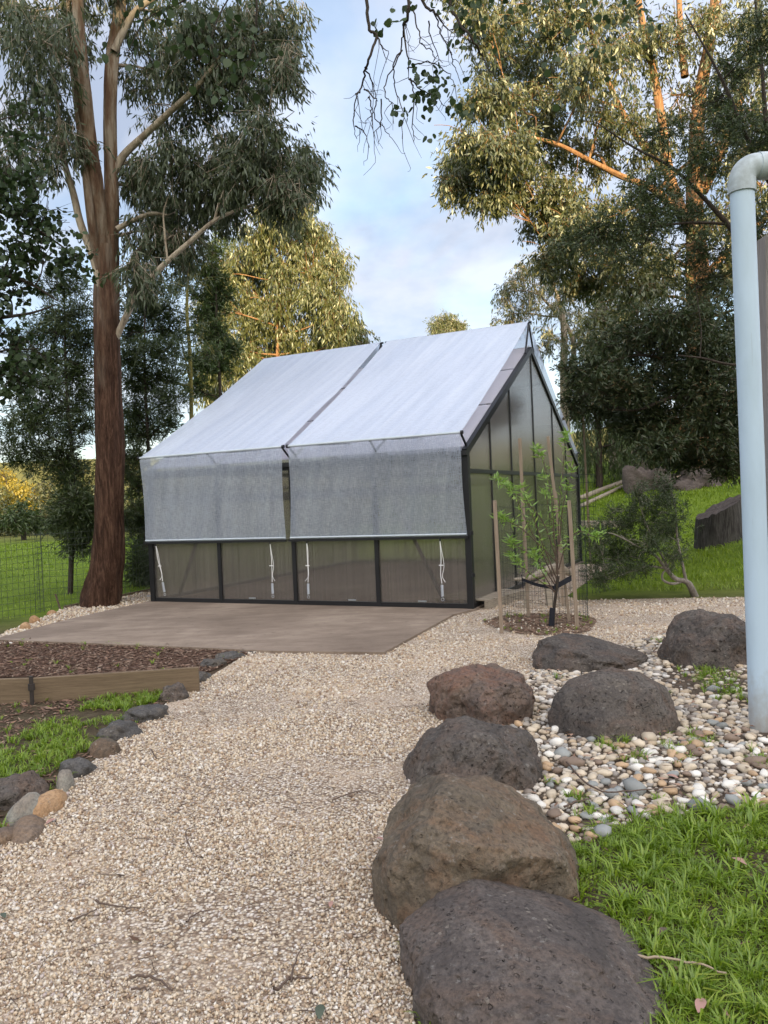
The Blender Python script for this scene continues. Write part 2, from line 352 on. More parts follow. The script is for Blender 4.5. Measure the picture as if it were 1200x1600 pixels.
M['basalt_dark'] = m_basalt('dark_vesicular_basalt', (0.058, 0.050, 0.046), (0.135, 0.116, 0.100), (0.12, 0.085, 0.066), 1.8)
M['rock_tan'] = m_basalt('tan_edging_stone', (0.36, 0.22, 0.12), (0.46, 0.30, 0.17), (0.40, 0.22, 0.10), 0.15)
M['rock_grey'] = m_basalt('grey_edging_stone', (0.22, 0.21, 0.18), (0.31, 0.30, 0.26), (0.24, 0.20, 0.16), 0.15)
M['rock_slate'] = m_basalt('dark_edging_stone', (0.065, 0.062, 0.060), (0.13, 0.122, 0.115), (0.12, 0.10, 0.08), 0.5)

def m_ground():
    n = N('grass_and_soil_ground'); p = n.pos()
    sx = n.n('ShaderNodeSeparateXYZ', {0: n.pos()})
    a = n.noise(p, 0.35, 6, 0.6); b = n.noise(p, 3.0, 6, 0.7); c = n.noise(p, 24, 4, 0.7)
    g = n.ramp(n.math('ADD', n.math('MULTIPLY', a, 0.5), n.math('MULTIPLY', b, 0.5)), [(0.34, (0.06, 0.10, 0.010)), (0.5, (0.13, 0.20, 0.016)), (0.66, (0.20, 0.28, 0.030))])
    g = n.mix(n.math('MULTIPLY', c, 0.5), g, (0.035, 0.05, 0.012))
    soil = n.ramp(b, [(0.3, (0.045, 0.030, 0.020)), (0.7, (0.11, 0.078, 0.052))])
    # bare soil near the garden beds, pasture further out
    near = n.n('ShaderNodeMapRange', {0: sx.outputs[1], 1: 9.6, 2: 12.0, 3: 1.0, 4: 0.0}).outputs[0]
    behind = n.n('ShaderNodeMapRange', {0: sx.outputs[1], 1: -3.0, 2: 0.5, 3: 0.0, 4: 1.0}).outputs[0]
    col = n.mix(n.math('MULTIPLY', near, behind), g, soil)
    far = n.n('ShaderNodeMapRange', {0: sx.outputs[1], 1: 38, 2: 60, 3: 0.0, 4: 1.0}).outputs[0]
    col = n.mix(n.math('MULTIPLY', far, 0.8), col, n.mix(b, (0.22, 0.16, 0.07), (0.12, 0.13, 0.045)))
    return n.done(n.pbr(col, 0.95, n.bump(n.math('ADD', c, b), 0.6, 0.05), 0, 0.1))
M['ground'] = m_ground()
def m_soil(name, c1, c2, sc_=12):
    n = N(name); p = n.pos()
    col = n.mix(n.ramp(n.noise(p, sc_, 7, 0.75), [(0.35, (0, 0, 0)), (0.65, (1, 1, 1))]), c1, c2)
    return n.done(n.pbr(col, 0.95, n.bump(n.noise(p, sc_ * 4, 4, 0.7), 0.8, 0.02), 0, 0.1))
M['mulch'] = m_soil('dark_bark_mulch', (0.05, 0.028, 0.020), (0.135, 0.08, 0.058), 26)
M['chips'] = m_stone('bark_chips', [(0.0, (0.05, 0.028, 0.020)), (0.4, (0.11, 0.06, 0.042)), (0.8, (0.19, 0.11, 0.08)), (1.0, (0.32, 0.24, 0.18))], 0.9, 60)
M['soil'] = m_soil('garden_soil', (0.045, 0.034, 0.022), (0.10, 0.08, 0.05), 10)
M['pebsoil'] = m_soil('pebble_bed_soil', (0.05, 0.037, 0.028), (0.13, 0.10, 0.075), 10)
M['litter'] = m_leaf('dry_fallen_leaves', [(0.0, (0.10, 0.055, 0.035)), (0.5, (0.26, 0.15, 0.10)), (1.0, (0.42, 0.28, 0.21))], 0.1, 0.05)
M['leafpink'] = m_simple('dry_pink_leaf', (0.34, 0.20, 0.165), 0.7)
M['twig'] = m_simple('dry_twig_bark', (0.10, 0.07, 0.055), 0.85)
M['twig_pale'] = m_simple('pale_dry_twig', (0.32, 0.25, 0.18), 0.85)

def m_wood(name, c1, c2, axis=(1, 1, 10), rough=0.8):
    n = N(name)
    g = n.noise(n.co('Object', axis), 3.0, 7, 0.65, 0.6); h = n.noise(n.co('Object', tuple(x * 5 for x in axis)), 3.0, 3, 0.6)
    col = n.mix(n.ramp(g, [(0.3, (0, 0, 0)), (0.7, (1, 1, 1))]), c1, c2)
    return n.done(n.pbr(n.mix(n.math('MULTIPLY', h, 0.4), col, tuple(x * 0.5 for x in c1)), rough, n.bump(n.math('ADD', g, h), 0.4, 0.008), 0, 0.2))
M['sleeper'] = m_wood('treated_pine_sleeper', (0.13, 0.092, 0.058), (0.23, 0.17, 0.11), (1.2, 1.2, 22))
M['stake'] = m_wood('weathered_hardwood_stake', (0.22, 0.165, 0.12), (0.36, 0.29, 0.225), (30, 30, 1.5))
M['oldwood'] = m_wood('silvered_old_timber', (0.24, 0.20, 0.155), (0.42, 0.37, 0.30), (3, 3, 18))
M['postwood'] = m_wood('grey_weathered_post', (0.20, 0.18, 0.17), (0.34, 0.315, 0.30), (26, 26, 1.2))
M['stump'] = m_wood('charred_stump_wood', (0.018, 0.016, 0.015), (0.13, 0.12, 0.115), (11, 11, 1.4), 0.9)
M['logbark'] = m_wood('grey_bark_log', (0.05, 0.040, 0.036), (0.17, 0.14, 0.125), (2, 9, 9), 0.9)

def m_bark(name, stops, scale=(9, 9, 1.1), bump=0.9, pale=None):
    n = N(name); v = n.co('Object', scale)
    g = n.noise(v, 1.6, 8, 0.7, 0.8); f = n.noise(n.co('Object', tuple(x * 4 for x in scale)), 1.5, 4, 0.7)
    col = n.ramp(n.math('ADD', n.math('MULTIPLY', g, 0.7), n.math('MULTIPLY', f, 0.3)), stops)
    if pale:   # smooth pale bark high on the tree
        z = n.n('ShaderNodeSeparateXYZ', {0: n.co()}).outputs[2]
        up = n.n('ShaderNodeMapRange', {0: n.math('ADD', z, n.math('MULTIPLY', n.noise(n.co('Object', (3, 3, .6)), 1.5, 5), 5.0)), 1: pale[0], 2: pale[1]}).outputs[0]
        col = n.mix(up, col, n.ramp(n.noise(n.co('Object', (6, 6, 1)), 1.4, 6, .6), [(0.40, (0.17, 0.10, 0.065)), (0.5, (0.26, 0.18, 0.12)), (0.62, (0.44, 0.37, 0.29))]))
    return n.done(n.pbr(col, 0.9, n.bump(n.math('ADD', g, f), bump, 0.05), 0, 0.15))
M['bark_gum'] = m_bark('stringy_red_brown_bark', [(0.36, (0.016, 0.008, 0.006)), (0.5, (0.070, 0.036, 0.023)), (0.66, (0.175, 0.10, 0.066))], (11, 11, 1.3), 1.0, (6.2, 11.5))
M['bark_pale'] = m_bark('smooth_pale_gum_bark', [(0.35, (0.16, 0.12, 0.09)), (0.5, (0.30, 0.25, 0.19)), (0.66, (0.45, 0.39, 0.31))], (5, 5, 1), 0.4)
M['bark_gold'] = m_bark('orange_brown_gum_bark', [(0.35, (0.12, 0.06, 0.03)), (0.5, (0.27, 0.15, 0.08)), (0.66, (0.40, 0.26, 0.15))], (5, 5, 0.8), 0.6)
M['bark_dark'] = m_bark('dark_thin_bark', [(0.35, (0.022, 0.018, 0.015)), (0.6, (0.065, 0.052, 0.042))], (8, 8, 2), 0.5)
M['bark_grey'] = m_bark('grey_shrub_bark', [(0.35, (0.12, 0.10, 0.085)), (0.6, (0.30, 0.27, 0.24))], (8, 8, 2), 0.5)
M['bark_yellow'] = m_bark('mossy_yellow_bark', [(0.35, (0.10, 0.09, 0.03)), (0.6, (0.24, 0.21, 0.07))], (8, 8, 2), 0.5)

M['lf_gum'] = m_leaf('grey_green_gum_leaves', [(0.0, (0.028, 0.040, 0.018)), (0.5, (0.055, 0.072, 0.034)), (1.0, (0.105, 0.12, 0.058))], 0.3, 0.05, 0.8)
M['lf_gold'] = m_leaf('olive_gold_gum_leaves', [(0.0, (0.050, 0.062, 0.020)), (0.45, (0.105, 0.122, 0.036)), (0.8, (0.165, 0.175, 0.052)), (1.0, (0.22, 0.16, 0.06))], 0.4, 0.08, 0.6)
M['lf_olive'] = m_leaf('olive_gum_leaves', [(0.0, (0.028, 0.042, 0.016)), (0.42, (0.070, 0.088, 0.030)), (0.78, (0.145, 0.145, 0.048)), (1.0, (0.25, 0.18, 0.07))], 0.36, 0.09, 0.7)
M['lf_wattle'] = m_leaf('dark_feathery_wattle_leaves', [(0.0, (0.018, 0.030, 0.011)), (0.6, (0.044, 0.066, 0.020)), (1.0, (0.090, 0.110, 0.030))], 0.25, 0.05, 0.7)
M['lf_wattle_l'] = m_leaf('mid_green_feathery_leaves', [(0.0, (0.030, 0.050, 0.018)), (0.6, (0.058, 0.092, 0.026)), (1.0, (0.11, 0.13, 0.035))], 0.3, 0.05, 0.7)
M['lf_rust'] = m_leaf('dark_rusty_foliage', [(0.0, (0.018, 0.030, 0.013)), (0.66, (0.044, 0.062, 0.023)), (0.82, (0.080, 0.066, 0.030)), (1.0, (0.16, 0.075, 0.033))], 0.2, 0.04, 1.2)
M['lf_round'] = m_leaf('dark_round_gum_leaves', [(0.0, (0.018, 0.034, 0.014)), (1.0, (0.055, 0.085, 0.034))], 0.3, 0.03)
M['lf_yellow'] = m_leaf('bright_yellow_wattle_bloom', [(0.0, (0.12, 0.11, 0.02)), (0.5, (0.30, 0.24, 0.03)), (1.0, (0.48, 0.36, 0.05))], 0.35, 0.04, 0.3)
M['lf_sap'] = m_leaf('fresh_green_sapling_leaves', [(0.0, (0.13, 0.24, 0.03)), (0.6, (0.22, 0.38, 0.05)), (1.0, (0.34, 0.48, 0.10))], 0.45, 0.08)
M['lf_shrub'] = m_leaf('fine_shrub_leaves', [(0.0, (0.020, 0.034, 0.014)), (0.7, (0.045, 0.070, 0.022)), (1.0, (0.085, 0.11, 0.03))], 0.3, 0.05, 2.0)
M['grass'] = m_leaf('fresh_grass_blades', [(0.0, (0.075, 0.14, 0.010)), (0.5, (0.17, 0.27, 0.016)), (0.8, (0.27, 0.37, 0.028)), (0.93, (0.36, 0.38, 0.07)), (1.0, (0.42, 0.32, 0.16))], 0.42, 0.05, 1.5)
M['grass_far'] = m_leaf('hillside_grass_blades', [(0.0, (0.10, 0.16, 0.010)), (0.6, (0.20, 0.29, 0.018)), (1.0, (0.32, 0.38, 0.045))], 0.42, 0.04, 0.4)

def m_pvc():
    n = N('pale_blue_grey_pvc'); c = n.co()
    d = n.noise(n.co('Object', (3, 3, 0.8)), 2.0, 6, 0.6)
    col = n.mix(n.ramp(d, [(0.4, (0, 0, 0)), (0.75, (1, 1, 1))]), (0.44, 0.555, 0.67), (0.38, 0.48, 0.565))
    z = n.n('ShaderNodeSeparateXYZ', {0: n.co()}).outputs[2]
    splash = n.n('ShaderNodeMapRange', {0: n.math('ADD', z, n.math('MULTIPLY', n.noise(n.co('Object', (14, 14, 9)), 1.0, 6, .7), -0.5)), 1: -0.22, 2: 0.12, 3: 0.75, 4: 0.0}).outputs[0]
    col = n.mix(splash, col, (0.26, 0.22, 0.17))
    scr = n.ramp(n.noise(n.co('Object', (60, 60, 1.6)), 1.0, 4, .7), [(0.66, (0, 0, 0)), (0.72, (.35, .35, .35))])
    col = n.mix(scr, col, (0.30, 0.34, 0.38))
    return n.done(n.pbr(col, 0.38, n.bump(n.noise(c, 3, 3), 0.08, 0.01), 0, 0.4))
M['pvc'] = m_pvc()
def m_pvc2():
    n = N('grimy_pvc_fitting'); c = n.co(); d = n.noise(c, 6, 7, 0.7)
    z = n.n('ShaderNodeNewGeometry').outputs['Normal']; 
    col = n.ramp(d, [(0.35, (0.27, 0.30, 0.31)), (0.55, (0.42, 0.48, 0.52)), (0.7, (0.52, 0.60, 0.66))])
    return n.done(n.pbr(col, 0.55, n.bump(d, 0.15, 0.01), 0, 0.35))
M['pvc_dirty'] = m_pvc2()

# ------------------------------------------------------------------ greenhouse frame of reference
CX, CY, GA, GL, GS = 1.0981, 10.21, 0.4477, 5.388, 6.983
HW, HR, HB, HG = 2.065, 1.87, 0.978, 3.9375
GF = 0.03                                # slab top
def G(l, s, z): return Vector((CX - l * math.cos(GA) + s * math.sin(GA), CY + l * math.sin(GA) + s * math.cos(GA), z))
NL = Vector((-math.cos(GA), math.sin(GA), 0)); NS = Vector((math.sin(GA), math.cos(GA), 0))

# ------------------------------------------------------------------ terrain
def sstep(a, b, x):
    t = np.clip((x - a) / (b - a), 0, 1); return t * t * (3 - 2 * t)
def terrain(x, y):
    x = np.asarray(x, float); y = np.asarray(y, float)
    q = (x - CX) * math.cos(GA) - (y - CY) * math.sin(GA)
    d1 = y - 11.0 + 0.25 * (x - 3.5); sd = (x - CX) * math.sin(GA) + (y - CY) * math.cos(GA); d2 = np.maximum((q - 0.75) * 1.25, (sd - GS - 1.2) * 1.0)
    k = 0.5; t = -np.log(np.exp(-np.clip(d1, -40, 40) / k) + np.exp(-np.clip(d2, -40, 40) / k)) * k
    t = np.where(t > 0, t * t / (t + 0.9), 0)
    h = (0.205 * np.minimum(t, 11) + 0.055 * np.clip(t - 11, 0, 30)) * sstep(-3.0, 3.5, x)
    h = h + 27.0 * sstep(-22, -90, y) + 13.0 * sstep(85, 170, y) * sstep(60, -60, x) + 7.0 * sstep(45, 110, y) * sstep(-5, 40, x)  # unseen ridge added behind the camera to keep the foreground in shade
    return h
def th(x, y): return float(terrain(x, y))
def axis(lo, hi, st, far, g=1.22):
    a = list(np.arange(lo, hi + 1e-6, st)); d = st; v = hi
    while v < far: d *= g; v += d; a.append(v)
    d = st; v = lo
    while v > -far: d *= g; v -= d; a.insert(0, v)
    return np.array(a)
gx = axis(-10, 14, 0.3, 700); gy = axis(-2, 32, 0.3, 700)
GX, GY = np.meshgrid(gx, gy); GZ = terrain(GX, GY)
ii = np.arange(GX.size).reshape(GX.shape)
npmesh('ground', np.stack([GX, GY, GZ], -1).reshape(-1, 3), np.stack([ii[:-1, :-1], ii[:-1, 1:], ii[1:, 1:], ii[1:, :-1]], -1).reshape(-1, 4), M['ground'], smooth=True)['kind'] = 'structure'

def sheet(name, pts, z, mat, thick=0.0, edge=None):
    ps = [Vector((p.x, p.y, z)) for p in pts]
    b = MB()
    if thick: b.prism([p - Vector((0, 0, thick)) for p in ps], (0, 0, thick))
    else: b.add(ps, [tuple(range(len(ps)))])
    o = b.build(name, mat); o['kind'] = 'structure'
    if o.data.polygons[0].normal.z < 0 and not thick: o.data.flip_normals()
    return o
def wob(pts, n=5, a=0.03, seed=0):
    out = []
    for i in range(len(pts)):
        p, q = pts[i], pts[(i + 1) % len(pts)]
        for k in range(n):
            w = p.lerp(q, k / n); s = a * min(1.0, (q - p).length)
            out.append(Vector((w.x + s * noise.noise(Vector((w.x * 3, w.y * 3, seed))), w.y + s * noise.noise(Vector((w.x * 3, w.y * 3, seed + 9))), w.z)))
    return out
def inpoly(x, y, poly):
    c = np.zeros(len(x), bool); n = len(poly)
    for i in range(n):
        x1, y1 = poly[i].x, poly[i].y; x2, y2 = poly[(i + 1) % n].x, poly[(i + 1) % n].y
        m = ((y1 > y) != (y2 > y)) & (x < (x2 - x1) * (y - y1) / (y2 - y1 + 1e-12) + x1)
        c ^= m
    return c
PATH_L = [gp(*p) for p in ((-420, 1800), (0, 1322), (60, 1262), (110, 1218), (180, 1162), (250, 1108), (320, 1062), (395, 1018))]
PATH_R = [gp(*p) for p in ((1165, 962), (1010, 1003), (835, 1045), (760, 1115), (700, 1190), (650, 1330), (640, 1480), (660, 1800))]
slabA = gp(-12, 999, GF); slabB = gp(600, 1019, GF); slabC = gp(708, 960, GF)
path_poly = PATH_L + [gp(395, 1010)] + [G(3.0, 0.6, 0), G(0, 0.6, 0), G(0, 6.5, 0), G(-0.75, 6.8, 0), G(-0.85, 3, 0), G(-0.9, 1.6, 0), Vector((2.6, 10.75, 0)), Vector((3.6, 10.6, 0)), Vector((4.8, 10.35, 0)), Vector((6.5, 9.8, 0))] + PATH_R
gravel_path = sheet('gravel_path', path_poly, 0.004, M['gravelbed'])
strip_poly = [gp(-60, 1010), gp(0, 992), gp(60, 968), gp(108, 950), gp(240, 923), gp(330, 905), gp(420, 930), gp(200, 1000)]
sheet('gravel_strip', strip_poly, 0.0045, M['gravelbed'])
slab = [slabA, gp(250, 1009, GF), gp(430, 1017, GF), slabB, slabC, G(-0.06, -0.02, GF), G(-0.06, GS + 0.05, GF), G(GL + 0.3, GS + 0.05, GF), gp(238, 938, GF), gp(108, 967, GF)]
o = sheet('concrete_slab', slab, GF, M['concrete'], 0.06)
mulch_poly = [gp(-260, 1000), gp(-12, 1000), gp(250, 1011), gp(398, 1018), gp(330, 1050), gp(300, 1054), gp(0, 1060), gp(-260, 1066)]
sheet('mulch_bed', mulch_poly, 0.009, M['mulch'])
bedL_poly = [gp(-300, 1072), gp(0, 1072), gp(300, 1056), gp(320, 1062), gp(250, 1108), gp(180, 1162), gp(110, 1218), gp(0, 1320), gp(-300, 1560)]
sheet('garden_soil', bedL_poly, 0.006, M['soil'])
peb_poly = [gp(*p) for p in ((700, 1190), (760, 1115), (835, 1045), (1010, 1000), (1165, 962), (1420, 990), (1500, 1120), (1480, 1262), (1230, 1262), (1000, 1284), (915, 1325), (820, 1330), (720, 1300))]
sheet('pebble_bed_soil', peb_poly, 0.010, M['pebsoil'])
lawn_poly = [gp(*p) for p in ((660, 1800), (650, 1400), (820, 1330), (915, 1325), (1000, 1284), (1230, 1262), (1480, 1262), (1900, 1800))]
sheet('lawn_soil', lawn_poly, 0.008, M['soil'])
ring_c = gp(848, 975); ring_poly = [ring_c + Vector((0.62 * math.cos(a) * (1 + .12 * math.sin(3 * a)), 0.78 * math.sin(a), 0)) for a in np.linspace(0, 2 * math.pi, 28, endpoint=False)]
sheet('tree_mulch_ring', ring_poly, 0.010, m_soil('tan_litter_soil', (0.11, 0.075, 0.05), (0.30, 0.22, 0.16), 18))

# ------------------------------------------------------------------ scatter helpers
OCT = np.array([[1, 0, 0], [0, 1, 0], [-1, 0, 0], [0, -1, 0], [0, 0, 1], [0, 0, -1]], float)
OCTF = np.array([[0, 1, 4], [1, 2, 4], [2, 3, 4], [3, 0, 4], [1, 0, 5], [2, 1, 5], [3, 2, 5], [0, 3, 5]])
def rotm(n, tilt=None):
    q = rng.normal(size=(n, 4)); q /= np.linalg.norm(q, axis=1)[:, None]
    w, x, y, z = q.T
    return np.stack([1-2*(y*y+z*z), 2*(x*y-z*w), 2*(x*z+y*w), 2*(x*y+z*w), 1-2*(x*x+z*z), 2*(y*z-x*w), 2*(x*z-y*w), 2*(y*z+x*w), 1-2*(x*x+y*y)], -1).reshape(n, 3, 3)
def stones(P, size, shape=(1, 0.8, 0.6), free=True, base=(OCT, OCTF), jit=0.28, flat=False):
    n = len(P); B, Fb = base
    V = B[None] * (1 + jit * rng.normal(size=(n, len(B), 1))) * np.array(shape) * size[:, None, None]
    if flat:
        a = rng.uniform(0, 2 * np.pi, n); c, s = np.cos(a), np.sin(a); Rm = np.zeros((n, 3, 3)); Rm[:, 0, 0] = c; Rm[:, 0, 1] = -s; Rm[:, 1, 0] = s; Rm[:, 1, 1] = c; Rm[:, 2, 2] = 1
        tl = rng.normal(size=(n, 2)) * 0.22
        Rm[:, 2, 0] = tl[:, 0]; Rm[:, 2, 1] = tl[:, 1]
    else: Rm = rotm(n)
    V = np.einsum('nij,nkj->nki', Rm, V) + P[:, None]
    F = Fb[None] + (np.arange(n) * len(B))[:, None, None]
    return V.reshape(-1, 3), F.reshape(-1, Fb.shape[1])
def scatter(poly, dens, yr=(-1e9, 1e9), z=0.0, not_in=()):
    xs = [p.x for p in poly]; ys = [p.y for p in poly]
    x0, x1 = max(min(xs), -9), min(max(xs), 9); y0, y1 = max(min(ys), yr[0]), min(max(ys), yr[1])
    if y1 <= y0: return np.zeros((0, 3))
    n = int((x1 - x0) * (y1 - y0) * dens); x = rng.uniform(x0, x1, n); y = rng.uniform(y0, y1, n)
    k = inpoly(x, y, poly) & (np.abs(x) < y * 0.56 + 0.25)
    for p in not_in: k &= ~inpoly(x, y, p)
    x, y = x[k], y[k]; return np.stack([x, y, np.full(len(x), z)], -1)

# gravel: real crushed stones, densest where they show largest
VV, FF, off = [], [], 0
hideR = [slab]
for (y0, y1, dens, sz) in ((1.6, 2.6, 13500, 0.0070), (2.6, 3.8, 8600, 0.0082), (3.8, 5.5, 4000, 0.0096), (5.5, 8.0, 1600, 0.0118), (8.0, 12.5, 450, 0.015)):
    P = scatter(path_poly, dens, (y0, y1), 0.007, hideR)
    f = np.array([noise.noise(Vector((p[0] * 1.3, p[1] * 1.3, 5))) for p in P]); keep = rng.uniform(size=len(P)) < np.clip(1.0 - 3.2 * np.clip(f, 0, 1), 0.14, 1); P = P[keep]
    s = sz * 0.86 * np.exp(np.clip(rng.normal(size=len(P)) * 0.40, -1, .62)); P[:, 2] += rng.uniform(-0.003, 0.004, len(P))
    V, F = stones(P, s); VV.append(V); FF.append(F + off); off += len(V)
P = scatter(strip_poly, 500, (0, 16), 0.012, hideR); V, F = stones(P, 0.018 * np.exp(rng.normal(size=len(P)) * .3)); VV.append(V); FF.append(F + off)
npmesh('path_gravel', np.concatenate(VV), np.concatenate(FF), M['gravel'])
tag(bpy.data.objects['path_gravel'], 'loose crushed cream gravel stones covering the garden path', 'gravel', kind='stuff')

# ------------------------------------------------------------------ boulders
def ico(sub):
    bm = bmesh.new(); bmesh.ops.create_icosphere(bm, subdivisions=sub, radius=1.0)
    V = np.array([v.co for v in bm.verts]); F = np.array([[v.index for v in f.verts] for f in bm.faces]); bm.free(); return V, F
ICO7, ICO6, ICO4, ICO2, ICO1 = ico(7), ico(6), ico(4), ico(2), ico(1)
def rock_shape(a, b, c, rot, seed, rough=0.16, ang=0.5, base=ICO6, pits=0.0, zpow=0.8):
    V, F = base; out = np.zeros_like(V); so_ = Vector((seed * 7.3, seed * 3.1, seed * 1.7))
    planes = [(Vector((R.uniform(-1, 1), R.uniform(-1, 1), R.uniform(-0.3, 1))).normalized(), R.uniform(0.74, 0.93)) for _ in range(7)]
    for i, v in enumerate(V):
        d = Vector(v); r = 1.0
        for (pn, pd) in planes:
            k = d.dot(pn)
            if k > pd: r = min(r, (1 - ang) + ang * pd / k)
        r *= 1 + rough * noise.noise(d * 1.3 + so_) + rough * 0.55 * noise.noise(d * 3.1 + so_) + rough * 0.22 * noise.noise(d * 8 + so_) + rough * 0.10 * noise.noise(d * 21 + so_)
        if pits:
            w = d * (a * 22); v1 = noise.voronoi(w * 1.5 + so_)[0][0]; v2 = noise.voronoi(w * .55 + so_)[0][0]
            m1 = max(0.0, noise.noise(d * 3 + so_) + .35)
            r -= pits * (.040 * m1 * max(0.0, 1 - v1 / .38) + .05 * max(0.0, 1 - v2 / .26)) * (.35 / a) + pits * .006 * noise.noise(w * 2.2) * (.35 / a)
        out[i] = d * r
    out[:, 2] = np.sign(out[:, 2]) * np.abs(out[:, 2]) ** zpow; out[:, :2] *= (1 + .10 * np.clip(1 - np.abs(out[:, 2:3]), 0, 1))
    out[:, 2] *= c; out[:, 0] *= a; out[:, 1] *= b
    cr, sr = math.cos(rot), math.sin(rot); x, y = out[:, 0].copy(), out[:, 1].copy()
    out[:, 0] = x * cr - y * sr; out[:, 1] = x * sr + y * cr
    return out, F
def boulder(px0, px1, pyt, pyb, k, mat, label, seed, rough=0.16, rot=0.0, z0=0.0, name='boulder', base=ICO6, ang=0.5, pits=1.0, zpow=0.8, tweak=None, group=None, cat='boulder'):
    f = gp((px0 + px1) / 2, pyb, z0); yc = f.y
    for _ in range(6):
        a = (px1 - px0) / 2 / FPX * yc; b = a * k; yc = f.y + b * 0.97
    x = at((px0 + px1) / 2, (pyt + pyb) / 2, yc).x
    lo, hi = 0.01, 3.0
    for _ in range(40):
        c = (lo + hi) / 2
        best = 1e9
        for t in np.linspace(0, math.pi, 60):
            Y = yc - b * math.cos(t); Z = z0 + c * math.sin(t)
            v = -((Z - CH) * math.cos(PITCH) + Y * math.sin(PITCH)) / (Y * math.cos(PITCH) - (Z - CH) * math.sin(PITCH)) * FPX
            u = x / Y * FPX; best = min(best, 800 - u * math.sin(ROLL) + v * math.cos(ROLL))
        if best > pyt: lo = c
        else: hi = c
    V, F = rock_shape(a, b, c, rot, seed, rough, ang, base, pits if cat == 'boulder' else 0.0, zpow)
    if tweak: V = tweak(V, a, b, c)
    w = (V[:, 0].max() - V[:, 0].min()) / 2; V[:, 0] *= a / w; V[:, 2] *= c / V[:, 2].max()
    o = npmesh(name, V + np.array([x, yc, z0]), F, mat, None, (x, yc, z0), True)
    tag(o, label, cat, group); return o
BG = 'basalt boulders edging the gravel path'
def tw_front(V, a, b, c):   # flat sloping top, higher at the back left
    V = V.copy(); V[:, 2] = np.where(V[:, 2] > 0, V[:, 2] ** 0.8 * (c ** 0.2), V[:, 2]); V[:, 2] *= 1 - 0.42 * np.clip(V[:, 0] / a + .35, 0, 2); return V
def tw_dome(V, a, b, c):
    V = V.copy(); V[:, 2] *= 1 - 0.20 * np.clip(V[:, 0] / a, -.3, 1); return V
boulder(622, 1035, 1384, 1690, 1.05, M['basalt_front'], 'large dark purple-grey pitted boulder nearest the camera, cut by the bottom edge', 1, 0.13, 0.1, tweak=tw_front, group=BG, base=ICO7, zpow=.62, pits=1.0)
boulder(572, 905, 1206, 1462, 0.86, M['basalt_brown'], 'big brown rounded boulder with orange stains, second from the bottom of the picture', 2, 0.15, 0.35, tweak=tw_dome, group=BG, base=ICO7, zpow=.50, pits=.8, ang=.8)
boulder(630, 850, 1118, 1252, 0.95, M['basalt_dark'], 'dark rounded boulder on the gravel edge directly behind the big brown boulder', 3, 0.18, 0.0, group=BG, zpow=.62, pits=1.6, ang=.7)
boulder(668, 838, 1035, 1140, 1.0, M['basalt_red'], 'rough boulder with a rusty red pitted top on the gravel edge', 4, 0.24, 0.2, group=BG, zpow=.6, pits=2.2, ang=.8)
boulder(826, 1012, 988, 1055, 1.0, M['basalt_dark'], 'low flat dark boulder lying just in front of the caged sapling', 5, 0.18, 0.5, tweak=tw_front, group=BG)
boulder(855, 1056, 1045, 1158, 0.75, M['basalt_dark'], 'smooth dark dome boulder standing in the middle of the pebble bed', 6, 0.09, 0.0, ang=0.25, group=BG)
boulder(1026, 1180, 952, 1046, 0.9, M['basalt_dark'], 'black rough boulder beside the pale blue pipe', 7, 0.2, 0.0, group=BG, zpow=.7, pits=1.8)
# edging rocks on the left of the path
ER = [(370, 403, 1011, 1022, 'slate'), (338, 378, 1014, 1032, 'slate'), (316, 350, 1026, 1044, 'slate'), (286, 326, 1046, 1068, 'slate'), (248, 298, 1066, 1097, 'basalt'),
      (196, 258, 1098, 1130, 'slate'), (160, 215, 1122, 1158, 'slate'), (136, 188, 1152, 1184, 'brown'), (92, 142, 1180, 1216, 'slate'), (86, 116, 1202, 1240, 'pale'),
      (-30, 72, 1208, 1268, 'basalt'), (50, 98, 1234, 1280, 'tan'), (18, 62, 1240, 1292, 'grey'), (14, 74, 1272, 1322, 'tanbrown'), (-30, 20, 1292, 1335, 'tanbrown')]
ERL = ['small flat dark stone at the slab corner, farthest along the left edging', 'small dark edging stone, second from the concrete slab', 'dark grey edging stone, third from the concrete slab',
       'dark edging stone just past the end of the timber sleeper', 'knobbly black edging rock beside a grass tuft', 'wide dark grey edging rock halfway along the left side of the path', 'dark grey edging rock below the wide halfway one',
       'flat brownish edging stone half sunk in the path edge', 'long dark edging stone between the brownish one and the pale sliver', 'pale green-grey sliver of stone standing on edge',
       'large crumbly dark rock clod at the left edge of the picture', 'orange tan rounded stone beside the dark clod', 'pale grey rounded stone leaning on the dark clod', 'brown-grey rounded stone lowest in the left stone cluster', 'dull brown stone cut by the left picture edge']
mm = {'slate': 'rock_slate', 'basalt': 'basalt_dark', 'brown': 'basalt_brown', 'pale': 'rock_grey', 'tan': 'rock_tan', 'grey': 'rock_grey', 'tanbrown': 'basalt_brown'}
for i, (a0, a1, t, b_, m_) in enumerate(ER):
    mt = M[mm[m_]]
    if m_ == 'tanbrown': mt = M.setdefault('rock_tb', m_basalt('brown_grey_edging_stone', (0.15, 0.11, 0.085), (0.21, 0.165, 0.13), (0.24, 0.16, 0.1), 0.15))
    boulder(a0 - (5 if m_ == 'slate' else 0), a1 + (5 if m_ == 'slate' else 0), t + (3 if m_ == 'slate' else 0), b_, 0.9 if m_ in ('slate', 'basalt', 'brown') else 1.7, mt, ERL[i], 20 + i, 0.34 if m_ in ('basalt', 'slate') else 0.10, R.uniform(-.5, .5), name='edging_rock', base=ICO4, ang=0.9 if m_ == 'slate' else 0.5, zpow=.6 if m_ == 'slate' else .8, group='rocks edging the left side of the path', cat='rock')
